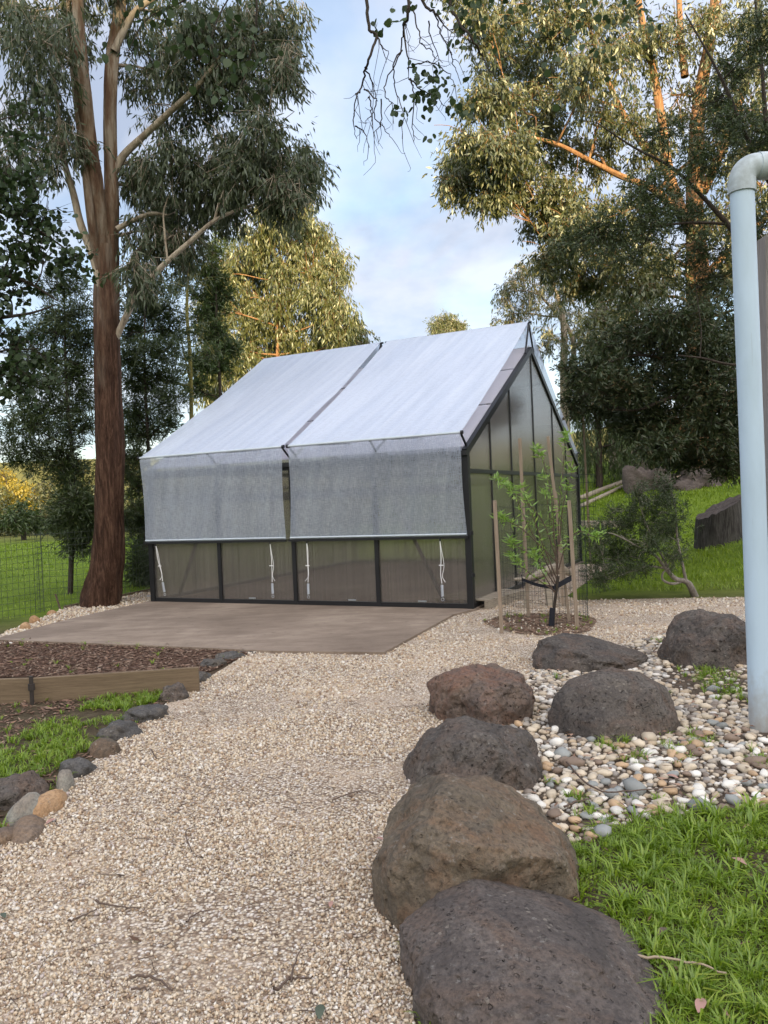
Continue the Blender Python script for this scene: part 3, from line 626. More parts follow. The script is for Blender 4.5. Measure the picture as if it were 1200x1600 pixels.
for (a0, a1, t, b_, lb) in ((45, 62, 961, 974, 'small tan rock at the fence foot beyond the slab'), (30, 48, 972, 985, 'tan rock on the slab edge below the fence'), (72, 88, 953, 961, 'pale rock where the timber edging begins')):
    boulder(a0, a1, t, b_, 0.8, M['rock_tan'], lb, a0, 0.15, 0, name='edging_rock', base=ICO4, cat='rock')

# ------------------------------------------------------------------ pebble bed
protos = []
for i in range(10):
    V, F = rock_shape(1.0, R.uniform(.62, .9), R.uniform(.42, .66), R.uniform(0, 3), 60 + i, 0.30, 0.9, ICO2)
    me = bpy.data.meshes.new('river_pebble'); me.from_pydata([tuple(v) for v in V], [], [tuple(f) for f in F]); me.update()
    me.polygons.foreach_set('use_smooth', np.ones(len(F), bool)); protos.append((me, V, F))
bould = [(o_.location.x, o_.location.y, max(abs(v.co.x) for v in o_.data.vertices) * .86, max(abs(v.co.y) for v in o_.data.vertices) * .86) for o_ in bpy.data.objects if o_.name.startswith('boulder')]
def freeb(x, y):
    return all(((x - a) / c) ** 2 + ((y - b) / d) ** 2 > 1.0 for a, b, c, d in bould)
grassy = gp(1125, 1068)
cells = {}
def fits(x, y, r):
    k = (int(x // .1), int(y // .1))
    for i in (-1, 0, 1):
        for j in (-1, 0, 1):
            for (a, b, c) in cells.get((k[0] + i, k[1] + j), ()):
                if (a - x) ** 2 + (b - y) ** 2 < ((c + r) * 0.70) ** 2: return False
    cells.setdefault(k, []).append((x, y, r)); return True
plist = []
xs = [p.x for p in peb_poly]; ys = [p.y for p in peb_poly]
for r0, tries in ((0.041, 200), (0.031, 1500), (0.024, 6000), (0.017, 14000), (0.012, 22000)):
    for _ in range(tries):
        x, y = R.uniform(min(xs), max(xs)), R.uniform(min(ys), max(ys)); r = r0 * R.uniform(.85, 1.2)
        if abs(x) > y * .53 + .1 or not inpoly(np.array([x]), np.array([y]), peb_poly)[0] or not freeb(x, y): continue
        if (x - grassy.x) ** 2 + ((y - grassy.y) * .6) ** 2 < .16 and R.random() < .8: continue
        if fits(x, y, r): plist.append((x, y, r))
plist.sort(key=lambda p: -p[2] / p[1])
kinds = ['white'] * 24 + ['cream'] * 30 + ['grey'] * 22 + ['tan'] * 12 + ['brown'] * 12
PL = {'white': 'white rounded river pebble among the larger stones of the pebble bed', 'cream': 'cream river pebble among the larger stones of the pebble bed', 'grey': 'grey river pebble among the larger stones of the pebble bed',
      'tan': 'orange tan river pebble among the larger stones of the pebble bed', 'brown': 'dark brown river pebble among the larger stones of the pebble bed'}
pmesh = {}
special = [(895, 1198, 0.052, 'brown', 'largest round olive-brown pebble lying below the dome boulder'), (992, 1237, 0.062, 'grey', 'large flat grey stone in the front of the pebble bed'), (945, 1212, 0.036, 'cream', 'big pale cream pebble between the round brown one and the flat grey stone')]
def put_pebble(x, y, r, kind, label, group=True):
    i = R.randrange(len(protos)); key = (i, kind)
    if key not in pmesh:
        me = protos[i][0].copy(); me.materials.append(M['peb_' + kind]); pmesh[key] = me
    o = bpy.data.objects.new('river_pebble', pmesh[key]); sc.collection.objects.link(o)
    o.location = (x, y, 0.012 + r * 0.35); o.scale = (r * 1.12,) * 3; o.rotation_euler = (R.uniform(-.25, .25), R.uniform(-.25, .25), R.uniform(0, 6.3))
    tag(o, label, 'pebble', ('larger ' + kind + ' pebbles of the pebble bed') if group else None)
sp = [(gp(a, b, .01), r, k, lb) for a, b, r, k, lb in special]
for v, r, k, lb in sp: put_pebble(v.x, v.y, r, k, lb, False)
plist = [p for p in plist if all((p[0] - v.x) ** 2 + (p[1] - v.y) ** 2 > (r * 1.05) ** 2 for v, r, k, lb in sp)]
for (x, y, r) in plist[:285]:
    k = R.choice(kinds); put_pebble(x, y, r, k, PL[k])
VV, FF, off = [], [], 0
for (x, y, r) in plist[285:]:
    _, V, F = protos[R.randrange(10)] if r > .014 else (0, ICO1[0] * np.array([1, .75, .55]), ICO1[1])
    a = R.uniform(0, 6.3); c, s = math.cos(a), math.sin(a)
    W = V * r * 1.12; W = np.stack([W[:, 0] * c - W[:, 1] * s, W[:, 0] * s + W[:, 1] * c, W[:, 2]], -1) + np.array([x, y, .010 + r * .3])
    VV.append(W); FF.append(F + off); off += len(W)
o = npmesh('small_pebbles', np.concatenate(VV), np.concatenate(FF), M['pebbles'], smooth=True)
tag(o, 'smaller mixed pebbles filling the pebble bed between boulders', 'pebbles', kind='stuff')

# ------------------------------------------------------------------ timber sleeper edging and stake
def board(name, a, b, zt, zb, w, mat, label, cat, bev=0.006, parent=None, origin=None):
    d = (b - a); d.z = 0; d.normalize(); m = MB()
    m.bar(Vector((a.x, a.y, (zt + zb) / 2)), Vector((b.x, b.y, (zt + zb) / 2)), w, zt - zb)
    o = m.build(name, mat, parent, None if parent else Vector((a.x, a.y, zb)), bevel=bev)
    if label: tag(o, label, cat)
    return o
se = thing('garden_sleeper', gp(150, 1085), 'long treated pine sleeper board holding back the bark mulch bed', 'garden edging')
board('board', gp(-260, 1106), gp(52, 1098), 0.20, -0.03, 0.05, M['sleeper'], None, None, parent=se)
board('board', gp(54, 1098), gp(312, 1080), 0.20, -0.03, 0.05, M['sleeper'], None, None, parent=se)
m = MB(); q = gp(54, 1100); m.tube([q + Vector((0.0, -0.04, -.02)), q + Vector((0, -0.04, .23))], 0.016, 10); m.tube([q + Vector((0, -0.04, .12)), q + Vector((0, -0.04, .17))], 0.026, 10)
m.build('steel_stake', m_simple('dark_rusty_pipe', (0.05, 0.042, 0.038), 0.6, 0.4), se, smooth=False)

# ------------------------------------------------------------------ greenhouse
gh = thing('greenhouse', G(0, 0, GF), 'black framed gable greenhouse with translucent twin-wall panels on the concrete slab', 'greenhouse')
def gbar(name, a, b, w, h, up=Vector((0, 0, 1)), mat='black', parent=gh): return MB().bar(a, b, w, h, up).build(name, M[mat], parent)
ls = [0, GL * .25, GL * .5, GL * .75, GL]
rb = (HG - HW) / (GS / 2); rake_ang = math.atan(rb)
mull = [1.05, 2.10, GS / 2, GS - 2.10, GS - 1.05]
def zroof(s): return HW + (s if s < GS / 2 else GS - s) * rb
for side in (0, GS):
    for i, l in enumerate(ls):
        w = 0.085 if i in (0, 4) else 0.062
        gbar('post', G(l, side, GF + .002), G(l, side, HW), w, w, NL)
    sg = -1 if side == 0 else 1
    gbar('bottom_rail', G(0.044, side, GF + .032), G(GL - .044, side, GF + .032), 0.05, 0.06)
    gbar('eave_beam', G(-0.04, side, HW - .02), G(GL + .04, side, HW - .02), 0.09, 0.10)
    gbar('gutter', G(-0.045, side + sg * .075, HW + .01), G(GL + .045, side + sg * .075, HW + .01), 0.055, 0.06)
    for i in range(4):
        a, b = ls[i] + .034, ls[i + 1] - .034
        m = MB().hexa([G(a, side - .006, .09), G(b, side - .006, .09), G(b, side + .006, .09), G(a, side + .006, .09)], [G(a, side - .006, HW - .07), G(b, side - .006, HW - .07), G(b, side + .006, HW - .07), G(a, side + .006, HW - .07)])
        m.build('wall_panel', M['poly'], gh)
for e, l in enumerate((0, GL)):
    gbar('bottom_rail', G(l, 0.045, GF + .032), G(l, GS - .045, GF + .032), 0.05, 0.06)
    gbar('middle_rail', G(l, 0.045, HR - .03), G(l, GS - .045, HR - .03), 0.06, 0.055)
    for s in mull: gbar('mullion', G(l, s, GF + .065), G(l, s, zroof(s) - .05), 0.04, 0.034, NL)
    gbar('rake_beam', G(l, -.02, HW + .02), G(l, GS / 2 - .005, HG + .02), 0.07, 0.09)
    gbar('rake_beam', G(l, GS + .02, HW + .02), G(l, GS / 2 + .005, HG + .02), 0.07, 0.09)
    ss = [0.04] + mull + [GS - .04]
    for i in range(6):
        a, b = ss[i] + .022, ss[i + 1] - .022
        MB().prism([G(l - .006, a, .095), G(l - .006, b, .095), G(l - .006, b, HR - .06), G(l - .006, a, HR - .06)], NL * .012).build('wall_panel', M['poly'], gh)
        MB().prism([G(l - .006, a, HR), G(l - .006, b, HR), G(l - .006, b, max(HR + .02, zroof(b) - .06)), G(l - .006, a, max(HR + .02, zroof(a) - .06))], NL * .012).build('gable_panel', M['poly'], gh)
gbar('ridge_beam', G(-.04, GS / 2, HG + .03), G(GL + .04, GS / 2, HG + .03), 0.09, 0.07)
for side in (0, 1):
    f = (lambda s: s) if side == 0 else (lambda s: GS - s)
    for i in (1, 2, 3): gbar('rafter', G(ls[i], f(0.04), HW + .03), G(ls[i], f(GS / 2 - .05), HG), 0.05, 0.07)
    cuts = [0.0, 0.37, 0.73, 1.0]
    for c in cuts[1:3]: gbar('purlin', G(.04, f(c * GS / 2), zroof(c * GS / 2) + .055), G(GL - .04, f(c * GS / 2), zroof(c * GS / 2) + .055), 0.05, 0.035)
    for i in range(4):
        for j in range(3):
            a, b = ls[i] + .028, ls[i + 1] - .028; s0, s1 = cuts[j] * GS / 2 + .03, cuts[j + 1] * GS / 2 - .03
            p = [G(a, f(s0), zroof(s0) + .075), G(b, f(s0), zroof(s0) + .075), G(b, f(s1), zroof(s1) + .075), G(a, f(s1), zroof(s1) + .075)]
            MB().prism(p, (0, 0, .012)).build('roof_panel', M['poly_roof'], gh)
for i in (1, 2, 3):
    gbar('tie_beam', G(ls[i], .06, HW - .05), G(ls[i], GS - .06, HW - .05), 0.05, 0.08)
    gbar('collar_tie', G(ls[i], 1.7, 2.93), G(ls[i], GS - 1.7, 2.93), 0.045, 0.07)
for l in (.12, GL - .12):
    gbar('inner_beam', G(l, .08, 1.70), G(l, GS - .08, 1.70), 0.04, 0.10)
gbar('inner_beam', G(.08, .09, 1.62), G(GL - .08, .09, 1.62), 0.04, 0.12)
for (l0, z0, l1, z1) in ((.42, .10, 1.30, 1.95), (4.97, .10, 4.10, 1.95)):
    gbar('diagonal_brace', G(l0, .10, z0), G(l1, .10, z1), 0.022, 0.05)
gbar('diagonal_brace', G(0.25, 1.9, 3.05), G(1.3, 4.9, 2.75), .05, .11)
for l in ls[:-1]:
    for s in (.05,):
        pass
for l, s in ((0.13, 0.33), (1.2, 0.0), (2.9, 0.0), (4.9, 0.0)):
    MB().bar(G(l + .5, -.028, .115), G(l + .62, -.028, .115), .008, .02).build('panel_clip', M['steel'], gh)
for z in (.45, 1.0):
    MB().tube([G(-.06, -.05, z), G(-.06, -.05, z + .05)], .022, 8).build('hinge', M['black'], gh)

# shade cloths on raised poles: two pieces, each draped over the ridge
ridgeZ, eS, eZ = 4.45, -0.15, 2.335
def cloth(l0r, l1r, l0e, l1e, l0b, l1b, label, seed):
    root = thing('shade_cloth', G((l0e + l1e) / 2, 0, HB), label, 'shade cloth', 'white shade cloths stretched over the greenhouse roof')
    nb_ = NB(); nu = 60
    for half in (0, 1):
        g = (lambda s: s) if half == 0 else (lambda s: GS - s)
        rows = []
        for k in range(41):                                     # ridge to eave pole
            t = k / 40; s = (GS / 2) * (1 - t) + eS * t; z = ridgeZ * (1 - t) + eZ * t; rows.append((l0r + (l0e - l0r) * t, l1r + (l1e - l1r) * t, s, z, t, 0))
        for k in range(1, 22):                                  # flap
            t = k / 21; s = eS * (1 - t) + (-.058) * t; z = eZ * (1 - t) + (HB + .01) * t; rows.append((l0e + (l0b - l0e) * t, l1e + (l1b - l1e) * t, s, z, t, 1))
        V = []
        for (a, b, s, z, t, fl) in rows:
            for i in range(nu + 1):
                u = i / nu; l = a + (b - a) * u; env = math.sin(math.pi * t); edge = 1 - (2 * u - 1) ** 8
                if not fl:
                    zz_ = z - .045 * env + (.022 * env * noise.noise(Vector((l * 2.2 + t * 3, t * 1.6, seed))) + .010 * (env ** .4) * noise.noise(Vector((l * 4.5 - t * 4, t * 1.1, seed + 5)))) + .006 * env * noise.noise(Vector((l * 7 + t * 6, t * 2, seed + 3)))
                    V.append(G(l, g(s), zz_))
                else:
                    V.append(G(l + .02 * env * (1 if u < .5 else -1) * (abs(2 * u - 1)) ** 6, g(s + .030 * env * noise.noise(Vector((l * 3, t, seed + 7)))), z))
        m_ = len(rows); idx = np.arange(m_ * (nu + 1)).reshape(m_, nu + 1)
        nb_.add(np.array([list(v) for v in V]), np.stack([idx[:-1, :-1], idx[:-1, 1:], idx[1:, 1:], idx[1:, :-1]], -1).reshape(-1, 4))
    nb_.build('cloth', M['cloth'], root, smooth=True)
    for half in (0, 1):
        g = (lambda s: s) if half == 0 else (lambda s: GS - s)
        MB().tube([G(l0b + .01, g(-.070), HB + .035), G(l1b - .01, g(-.070), HB + .035)], .012, 6).build('hem', M['hem'], root)
        MB().tube([G(l0e - .02, g(eS), eZ + .0), G(l1e + .02, g(eS), eZ + .0)], .016, 8).build('eave_pole', M['hem'], root)
        for le in (l0e - .02, l1e + .005): MB().tube([G(le - .012, g(eS), eZ), G(le + .02, g(eS), eZ)], .026, 8).build('pole_cap', M['black'], root)
        MB().bar(G(l0b - .01, g(-.075), HB - .005), G(l1b + .01, g(-.075), HB - .005), .035, .035).build('tension_bar', M['black'], root)
    MB().tube([G(l0r - .05, GS / 2, ridgeZ - .02), G(l1r + .03, GS / 2, ridgeZ - .02)], .018, 8).build('ridge_pole', M['black'], root)
    for l in (l0r + .0, l1r - .03):
        for s in (-.30, .30):
            MB().bar(G(l, GS / 2 + s, zroof(GS / 2 + s) + .08), G(l, GS / 2, ridgeZ - .035), .028, .02).build('ridge_strut', M['black'], root)
    for l in (l0e, l1e - .02, (l0e + l1e) / 2):
        for half in (0, 1):
            g = (lambda s: s) if half == 0 else (lambda s: GS - s)
            MB().bar(G(l, g(.06), HW + .10), G(l, g(eS), eZ - .01), .022, .02).build('support_arm', M['black'], root)
    for l in (l0e + .75, l1e - .75):
        MB().bar(G(l, .35, HW + .28), G(l + .25, eS + .02, eZ - .02), .02, .015).build('support_arm', M['black'], root)
    return root
cloth(0.0, 2.69, 0.0, 2.635, 0.0, 2.725, 'nearer white shade cloth, on the right half of the greenhouse roof', 1)
cloth(2.81, 5.43, 2.735, 5.43, 2.795, 5.467, 'farther white shade cloth, on the left half of the greenhouse roof', 2)

# tie ropes with springs
RL = ['leftmost white tie rope with spring hanging under the far shade cloth', 'white tie rope with spring left of the middle post', 'white tie rope with spring right of the middle post', 'rightmost white tie rope with spring near the corner post']
for i, (pl, tilt) in enumerate(((5.22, -.13), (3.05, 0.0), (2.42, .02), (0.37, 0.0))):
    top = G(pl, -.10, HB - .03); r_ = thing('tie_rope', top, RL[i], 'rope', 'tie ropes holding down the shade cloths')
    bot = G(pl + tilt, -.085, .14)
    a = top.lerp(bot, .72); b = top.lerp(bot, .97)
    j = [NL * R.uniform(-.012, .012) for _ in range(4)]
    MB().tube(spline([top, top.lerp(bot, .3) + j[0], top.lerp(bot, .55) + j[1], a], 4), .0055, 6).build('cord', M['rope'], r_)
    k = top.lerp(bot, .42)
    MB().tube(spline([top + Vector((0, 0, -.01)), top.lerp(bot, .16) + NL * -.015, k + NL * -(.012 + .03 * (i % 2)), top.lerp(bot, .6) + NL * -.012, top.lerp(bot, .70) + NL * -.05 * (1 if i % 2 else -1)], 5), .0038, 5).build('cord_tail', M['rope'], r_)
    MB().bar(k + NL * -.03, k + NL * .03, .012, .012).build('cord_knot', M['rope'], r_)
    pts = []; ax = (b - a)
    for q in range(90):
        t = q / 89; an = t * 2 * math.pi * 11
        pts.append(a.lerp(b, .1 + .75 * t) + NL * .017 * math.cos(an) + NS * .017 * math.sin(an))
    MB().tube(pts, .0045, 4).build('spring', M['steel'], r_)
    pts = [b + NL * .02 * math.cos(t) + Vector((0, 0, .02 * math.sin(t) - .01)) for t in np.linspace(0, 6.28, 12)]
    MB().tube(pts, .004, 4).build('hook', M['steel'], r_)
    MB().tube([top + Vector((0, 0, .03)), top + Vector((0, 0, -.02))], .012, 6).build('eyelet', M['black'], r_)

# ------------------------------------------------------------------ foliage machinery
def unit(a): return a / (np.linalg.norm(a, axis=1)[:, None] + 1e-9)
def leafquads(P, D, Ln, Wd, fold=False):
    n = len(P); D = unit(D); S = unit(np.cross(D, rng.normal(size=(n, 3))))
    Ln = Ln[:, None]; Wd = Wd[:, None]
    V = np.stack([P, P + D * Ln * .42 + S * Wd * .5, P + D * Ln, P + D * Ln * .42 - S * Wd * .5], 1)
    return V.reshape(-1, 3), np.arange(n * 4).reshape(n, 4)
def roundleaves(P, D, r):
    n = len(P); D = unit(D); S = unit(np.cross(D, rng.normal(size=(n, 3)))); r = r[:, None]
    prof = [(0, 0), (.35, .85), (1.05, .95), (1.75, .5), (2.1, 0), (1.75, -.5), (1.05, -.95), (.35, -.85)]
    V = np.stack([P + D * r * a + S * r * b for a, b in prof], 1).reshape(-1, 3)
    i = (np.arange(n) * 8)[:, None]
    F = np.concatenate([i + np.array([[0, 1, 2, 7]]), i + np.array([[2, 3, 6, 7]]), i + np.array([[3, 4, 5, 6]])])
    return V, F
def spray_leaves(C, k, tl, Ln, Wd, droop, spread, style='gum', outward=None):
    """C (m,3) spray origins, k leaves each, along a drooping twiglet"""
    m_ = len(C); T = rng.normal(size=(m_, 3)) * spread
    if outward is not None: T += outward * 0.7
    T[:, 2] -= droop; T = unit(T)
    t = rng.uniform(0.05, 1, (m_, k)); P = C[:, None] + T[:, None] * (t * tl)[..., None] + rng.normal(size=(m_, k, 3)) * tl * .06
    if style == 'gum': D = T[:, None] * .5 + rng.normal(size=(m_, k, 3)) * .42 + np.array([0, 0, -droop * .8])
    elif style == 'fern': D = T[:, None] * .9 + rng.normal(size=(m_, k, 3)) * .55
    else: D = rng.normal(size=(m_, k, 3)) + np.array([0, 0, -.6])
    P = P.reshape(-1, 3); D = D.reshape(-1, 3); n = len(P)
    L_ = Ln * rng.uniform(.6, 1.25, n); W_ = Wd * rng.uniform(.7, 1.25, n)
    lv = roundleaves(P, D, L_ * .5) if style == 'round' else leafquads(P, D, L_, W_)
    return lv, (C, C + T * tl)
def limb(a, b, r0, r1, sag=0.0, wig=0.12, seg=6):
    a, b = np.array(a, float), np.array(b, float); d = np.linalg.norm(b - a)
    mid = [a + (b - a) * t + np.array([0, 0, sag * d * math.sin(math.pi * t)]) + (rng.normal(size=3) * wig * d * .3 if 0 < t < 1 else 0) for t in (0, .33, .66, 1)]
    P = spline(mid, max(2, seg // 3)); return P, np.linspace(r0, r1, len(P))
def px_path(pts, Y, r):      # pixel polyline with radii -> world path at a depth (depth may vary along)
    out = []
    for i, p in enumerate(pts):
        y = Y[i] if isinstance(Y, (list, tuple)) else Y
        out.append(at(p[0], p[1], y))
    return out
def tree(name, label, base, stems, clumps, leafmat, barkmat, Ln, Wd, style='gum', sprays=60, k=9, tl=.35, droop=.9, spread=.6, sub=7, group=None, cat='tree', twig_r=.006, limb_r=.03, anchor_from=0, limbmat=None, wig=.12, nsides=16, up_attach=True):
    """stems: list of (path points, radii); clumps: (centre, (rx,ry,rz), density)"""
    root = thing(name, base, label, cat, group); allP = []
    for i, (pts, rad) in enumerate(stems):
        P = spline(pts, 7); rr = np.interp(np.linspace(0, 1, len(P)), np.linspace(0, 1, len(rad)), rad)
        V, F = tube_np(P, rr, nsides if rr.max() > .08 else 8, 0.16 if rr.max() > .08 else 0.05, i * 3.3)
        npmesh('trunk' if i == 0 else 'limb', V, F, (barkmat if i <= (3 if name == 'gum_tree' else 0) or not limbmat else limbmat), root, smooth=True)
        allP += [(p, r, i) for p, r in zip(P, rr)]
    if not clumps: return root
    A = np.array([p for p, r, i in allP if True]); Ar = np.array([r for p, r, i in allP]); lo = int(len(A) * anchor_from)
    wood = NB(); leaves = NB()
    for (c, rad, dens) in clumps:
        c = np.array(c, float); rad = np.array(rad, float)
        dd = np.linalg.norm((A - c) * np.array([1, 1, 1.0]), axis=1) + (np.maximum(0, A[:, 2] - c[2] + .1) * 2.5 if up_attach else 0); j = int(np.argmin(dd))
        P, rr = limb(A[j], c, min(Ar[j] * .6, limb_r * (1 + dd[j] * .25)), limb_r * .45, .05, wig, 9); V, F = tube_np(P, rr, 6); wood.add(V, F)
        for _ in range(sub):
            q = c + rng.normal(size=3) * rad * .55; s0 = P[rng.integers(len(P) // 2, len(P))]
            Q, qr = limb(s0, q, limb_r * .4, twig_r, .06, .15, 6); V, F = tube_np(Q, qr, 4); wood.add(V, F)
        ns = max(3, int(sprays * dens)); u = unit(rng.normal(size=(ns, 3))); rr_ = rng.uniform(0.1, 1, ns) ** (1 / 2.2)
        # sprays gather in small bunches so that the crown has gaps
        nbun = max(2, ns // 7); bu = unit(rng.normal(size=(nbun, 3))) * (rng.uniform(0.15, 1, nbun) ** (1 / 2.4))[:, None]
        C = c + (bu[rng.integers(0, nbun, ns)] + rng.normal(size=(ns, 3)) * .15) * rad
        (V, F), (a_, b_) = spray_leaves(C, k, tl, Ln, Wd, droop, spread, style, u * .3)
        leaves.add(V, F)
        for q in range(0, ns, 1 if ns < 120 else 3):
            V, F = tube_np([a_[q], (a_[q] + b_[q]) / 2 + np.array([0, 0, .03 * tl]), b_[q]], [twig_r * .8, twig_r * .6, twig_r * .3], 3); wood.add(V, F)
    wood.build('branches', limbmat or barkmat, root)['kind'] = 'stuff'
    leaves.build('crown', leafmat, root)['kind'] = 'stuff'
    return root
def cl(px, py, Y, rx, ry, dens=1.0, dr=None):
    c = at(px, py, Y); s = Y / FPX
    return (tuple(c), (rx * s, (dr if dr else (rx + ry) / 2) * s * 0.9, ry * s), dens)

# --- big gum tree on the left, beside the fence
Yg = 12.6
b0 = gp(158, 950); Yg = b0.y + .35
st = [(px_path([(158, 948), (163, 905), (169, 860), (171, 780), (171, 700), (168, 560), (166, 460), (167, 385)], Yg, 0), [.33, .27, .24, .222, .216, .203, .188, .18]),
      (px_path([(172, 400), (174, 330), (173, 250), (172, 170), (176, 90), (188, 10), (196, -60)], Yg, 0), [.14, .115, .105, .10, .10, .09, .08]),
      (px_path([(163, 395), (155, 330), (147, 270), (137, 190), (128, 110), (122, 30), (118, -60)], [Yg, Yg - .1, Yg - .2, Yg - .3, Yg - .4, Yg - .5, Yg - .6], 0), [.155, .125, .112, .10, .095, .088, .08]),
      (px_path([(164, 480), (152, 405), (142, 340), (134, 270), (122, 180), (112, 90), (106, -20)], [Yg, Yg - .12, Yg - .25, Yg - .25, Yg - .25, Yg - .25, Yg - .25], 0), [.08, .075, .068, .06, .05, .045, .04]),
      (px_path([(160, 455), (145, 400), (126, 350), (114, 300), (100, 250), (92, 190), (85, 120)], Yg - .1, 0), [.07, .065, .06, .055, .045, .035, .02]),
      (px_path([(175, 275), (193, 243), (225, 212), (262, 178), (298, 145), (322, 118), (350, 80)], [Yg, Yg, Yg - .1, Yg - .3, Yg - .5, Yg - .6, Yg - .7], 0), [.07, .06, .052, .048, .044, .036, .016]),
      (px_path([(172, 548), (193, 503), (212, 465), (235, 435), (262, 408), (300, 375), (335, 345), (380, 325), (430, 312)], [Yg, Yg - .1, Yg - .3, Yg - .4, Yg - .5, Yg - .6, Yg - .7, Yg - .8, Yg - .9], 0), [.06, .052, .05, .047, .043, .037, .03, .022, .010]),
      (px_path([(183, 358), (205, 346), (235, 334), (262, 336)], Yg - .2, 0), [.05, .04, .035, .015]),
      (px_path([(262, 408), (258, 370), (256, 330), (270, 290)], Yg - .5, 0), [.018, .015, .012, .006]),
      (px_path([(335, 345), (345, 310), (362, 280), (400, 250)], Yg - .7, 0), [.022, .018, .014, .007]),
      (px_path([(178, 80), (208, 22), (250, -10), (280, -40)], Yg - .1, 0), [.06, .05, .04, .03])]
cg = []
for a in ((250, 30, 60, 45, 1.1), (330, 20, 60, 45, 1.2), (400, 20, 50, 45, 1.2), (445, 40, 32, 48, 1.0), (300, 90, 65, 45, 1.2), (370, 90, 50, 45, 1.2), (235, 110, 40, 40, .6), (455, 90, 18, 45, .5), (400, 130, 32, 28, .5), (345, 150, 38, 22, .5), (270, 165, 45, 28, .4),
          (350, 225, 45, 38, 1.1), (405, 205, 42, 38, 1.1), (450, 245, 42, 42, 1.2), (478, 265, 24, 42, .8), (395, 270, 45, 35, 1.1), (440, 300, 38, 22, .7), (320, 270, 48, 40, 1.1), (270, 250, 45, 40, 1.0), (235, 290, 38, 45, 1.0), (290, 320, 48, 34, 1.1), (345, 310, 38, 26, .8),
          (230, 360, 40, 34, .9), (275, 375, 38, 28, .7), (215, 255, 22, 30, .5), (215, 415, 26, 24, .5), (60, 60, 70, 60, 1.2), (20, 20, 50, 50, 1.2), (110, 30, 45, 40, .7), (60, 150, 70, 50, 1.0), (30, 230, 50, 45, .8), (100, 220, 38, 35, .5), (160, -30, 80, 30, 1.0)):
    cg.append(cl(a[0], a[1], Yg + R.uniform(-1.1, .6), a[2], a[3], a[4]))
tree('gum_tree', 'tall gum tree with stringy red-brown trunk forking high up, left of the greenhouse', (b0.x, Yg, 0), st, cg, M['lf_gum'], M['bark_gum'], .145, .030, 'gum', 165, 10, .42, 1.0, .55, 8, limbmat=M['bark_pale'], limb_r=.028, nsides=40)

# --- feathery dark wattles behind the gum
def wattle(px, py, Y, clumps, label, mat, seed, sprays=80, Ln=.09, Wd=.016, trunk_r=.09, lean=0, k=14, tl=.34, stops=None):
    b = gp(px, py); z0 = th(b.x, Y); base = Vector((at(px, py, Y).x, Y, z0))
    cs = [cl(c[0] + dx_, c[1] + dy_, Y + c[5] + R.uniform(-.5, .5), c[2] * .85, c[3] * .36, c[4] * .5) for c in clumps for dx_, dy_ in ((R.uniform(-10, 10), -c[3] * .5), (R.uniform(-10, 10), c[3] * .5))]
    top = max(cs, key=lambda c: c[0][2])[0]
    st = [([base, base.lerp(Vector(top), .35) + Vector((.1, 0, .2)), base.lerp(Vector(top), .7), Vector(top)], [trunk_r, trunk_r * .75, trunk_r * .5, .015])]
    return tree('wattle_tree', label, base, st, cs, mat, M['bark_dark'], Ln, Wd, 'fern', sprays, k, tl, -.05, .8, 8, limb_r=.022, group='dark feathery wattles left of the greenhouse')
wattle(110, 930, 14.5, [(110, 470, 40, 40, .8, 0), (80, 540, 50, 45, 1, 0), (130, 560, 35, 50, 1, .5), (60, 620, 50, 40, .9, -.4), (110, 650, 45, 45, 1, 0), (30, 690, 45, 40, .8, -.5), (85, 720, 40, 25, .6, .3), (120, 760, 35, 40, .8, .2), (120, 830, 30, 35, .8, 0), (110, 800, 32, 25, .8, -.3)], 'dark feathery wattle to the left of the gum trunk', M['lf_wattle'], 1, 330, trunk_r=.05, Ln=.12, Wd=.018)
wattle(225, 925, 16.0, [(225, 460, 35, 40, 1, 0), (260, 500, 40, 35, .9, .5), (210, 540, 30, 40, 1, 0), (250, 570, 45, 40, 1, 0), (215, 620, 30, 45, 1, 0), (255, 650, 35, 40, .8, .3), (215, 700, 26, 45, .9, 0), (212, 780, 22, 50, .7, 0), (216, 840, 22, 40, .7, .4), (216, 890, 22, 24, .9, -.6)], 'dark feathery wattle just right of the gum trunk', M['lf_wattle'], 2, 330, trunk_r=.05, Ln=.12, Wd=.018)
wattle(345, 900, 21, [(325, 410, 16, 26, .5, 0), (335, 450, 22, 30, .8, 0), (315, 480, 24, 30, .7, 0), (330, 505, 20, 30, .7, .5), (325, 540, 28, 32, .9, 0), (310, 590, 28, 34, .7, 0), (345, 560, 24, 26, .8, 0), (290, 430, 20, 36, .3, 0), (345, 360, 14, 30, .3, 0)], 'mid green wattle between the yellow sapling and the golden gum', M['lf_wattle_l'], 3, 260, .12, .028, trunk_r=.07)
# leaning thin yellow stem sapling
y1 = 17.5; bb = Vector((at(300, 900, y1).x, y1, 0))
tree('slender_tree', 'slender sapling with a mossy yellow stem behind the greenhouse roof', bb, [([bb, at(299, 640, y1), at(297, 560, y1), at(292, 480, y1), at(296, 410, y1)], [.05, .045, .04, .035, .015]), ([at(298, 600, y1), at(285, 540, y1), at(276, 480, y1)], [.02, .015, .008])],
     [cl(270, 440, y1, 30, 30, .35), cl(310, 430, y1, 26, 30, .35), cl(270, 520, y1, 26, 30, .3), cl(318, 520, y1, 20, 28, .3), cl(275, 600, y1, 30, 26, .3)], M['lf_gum'], M['bark_yellow'], .12, .02, 'gum', 60, 8, .4, .8, .6, 6, limb_r=.015)
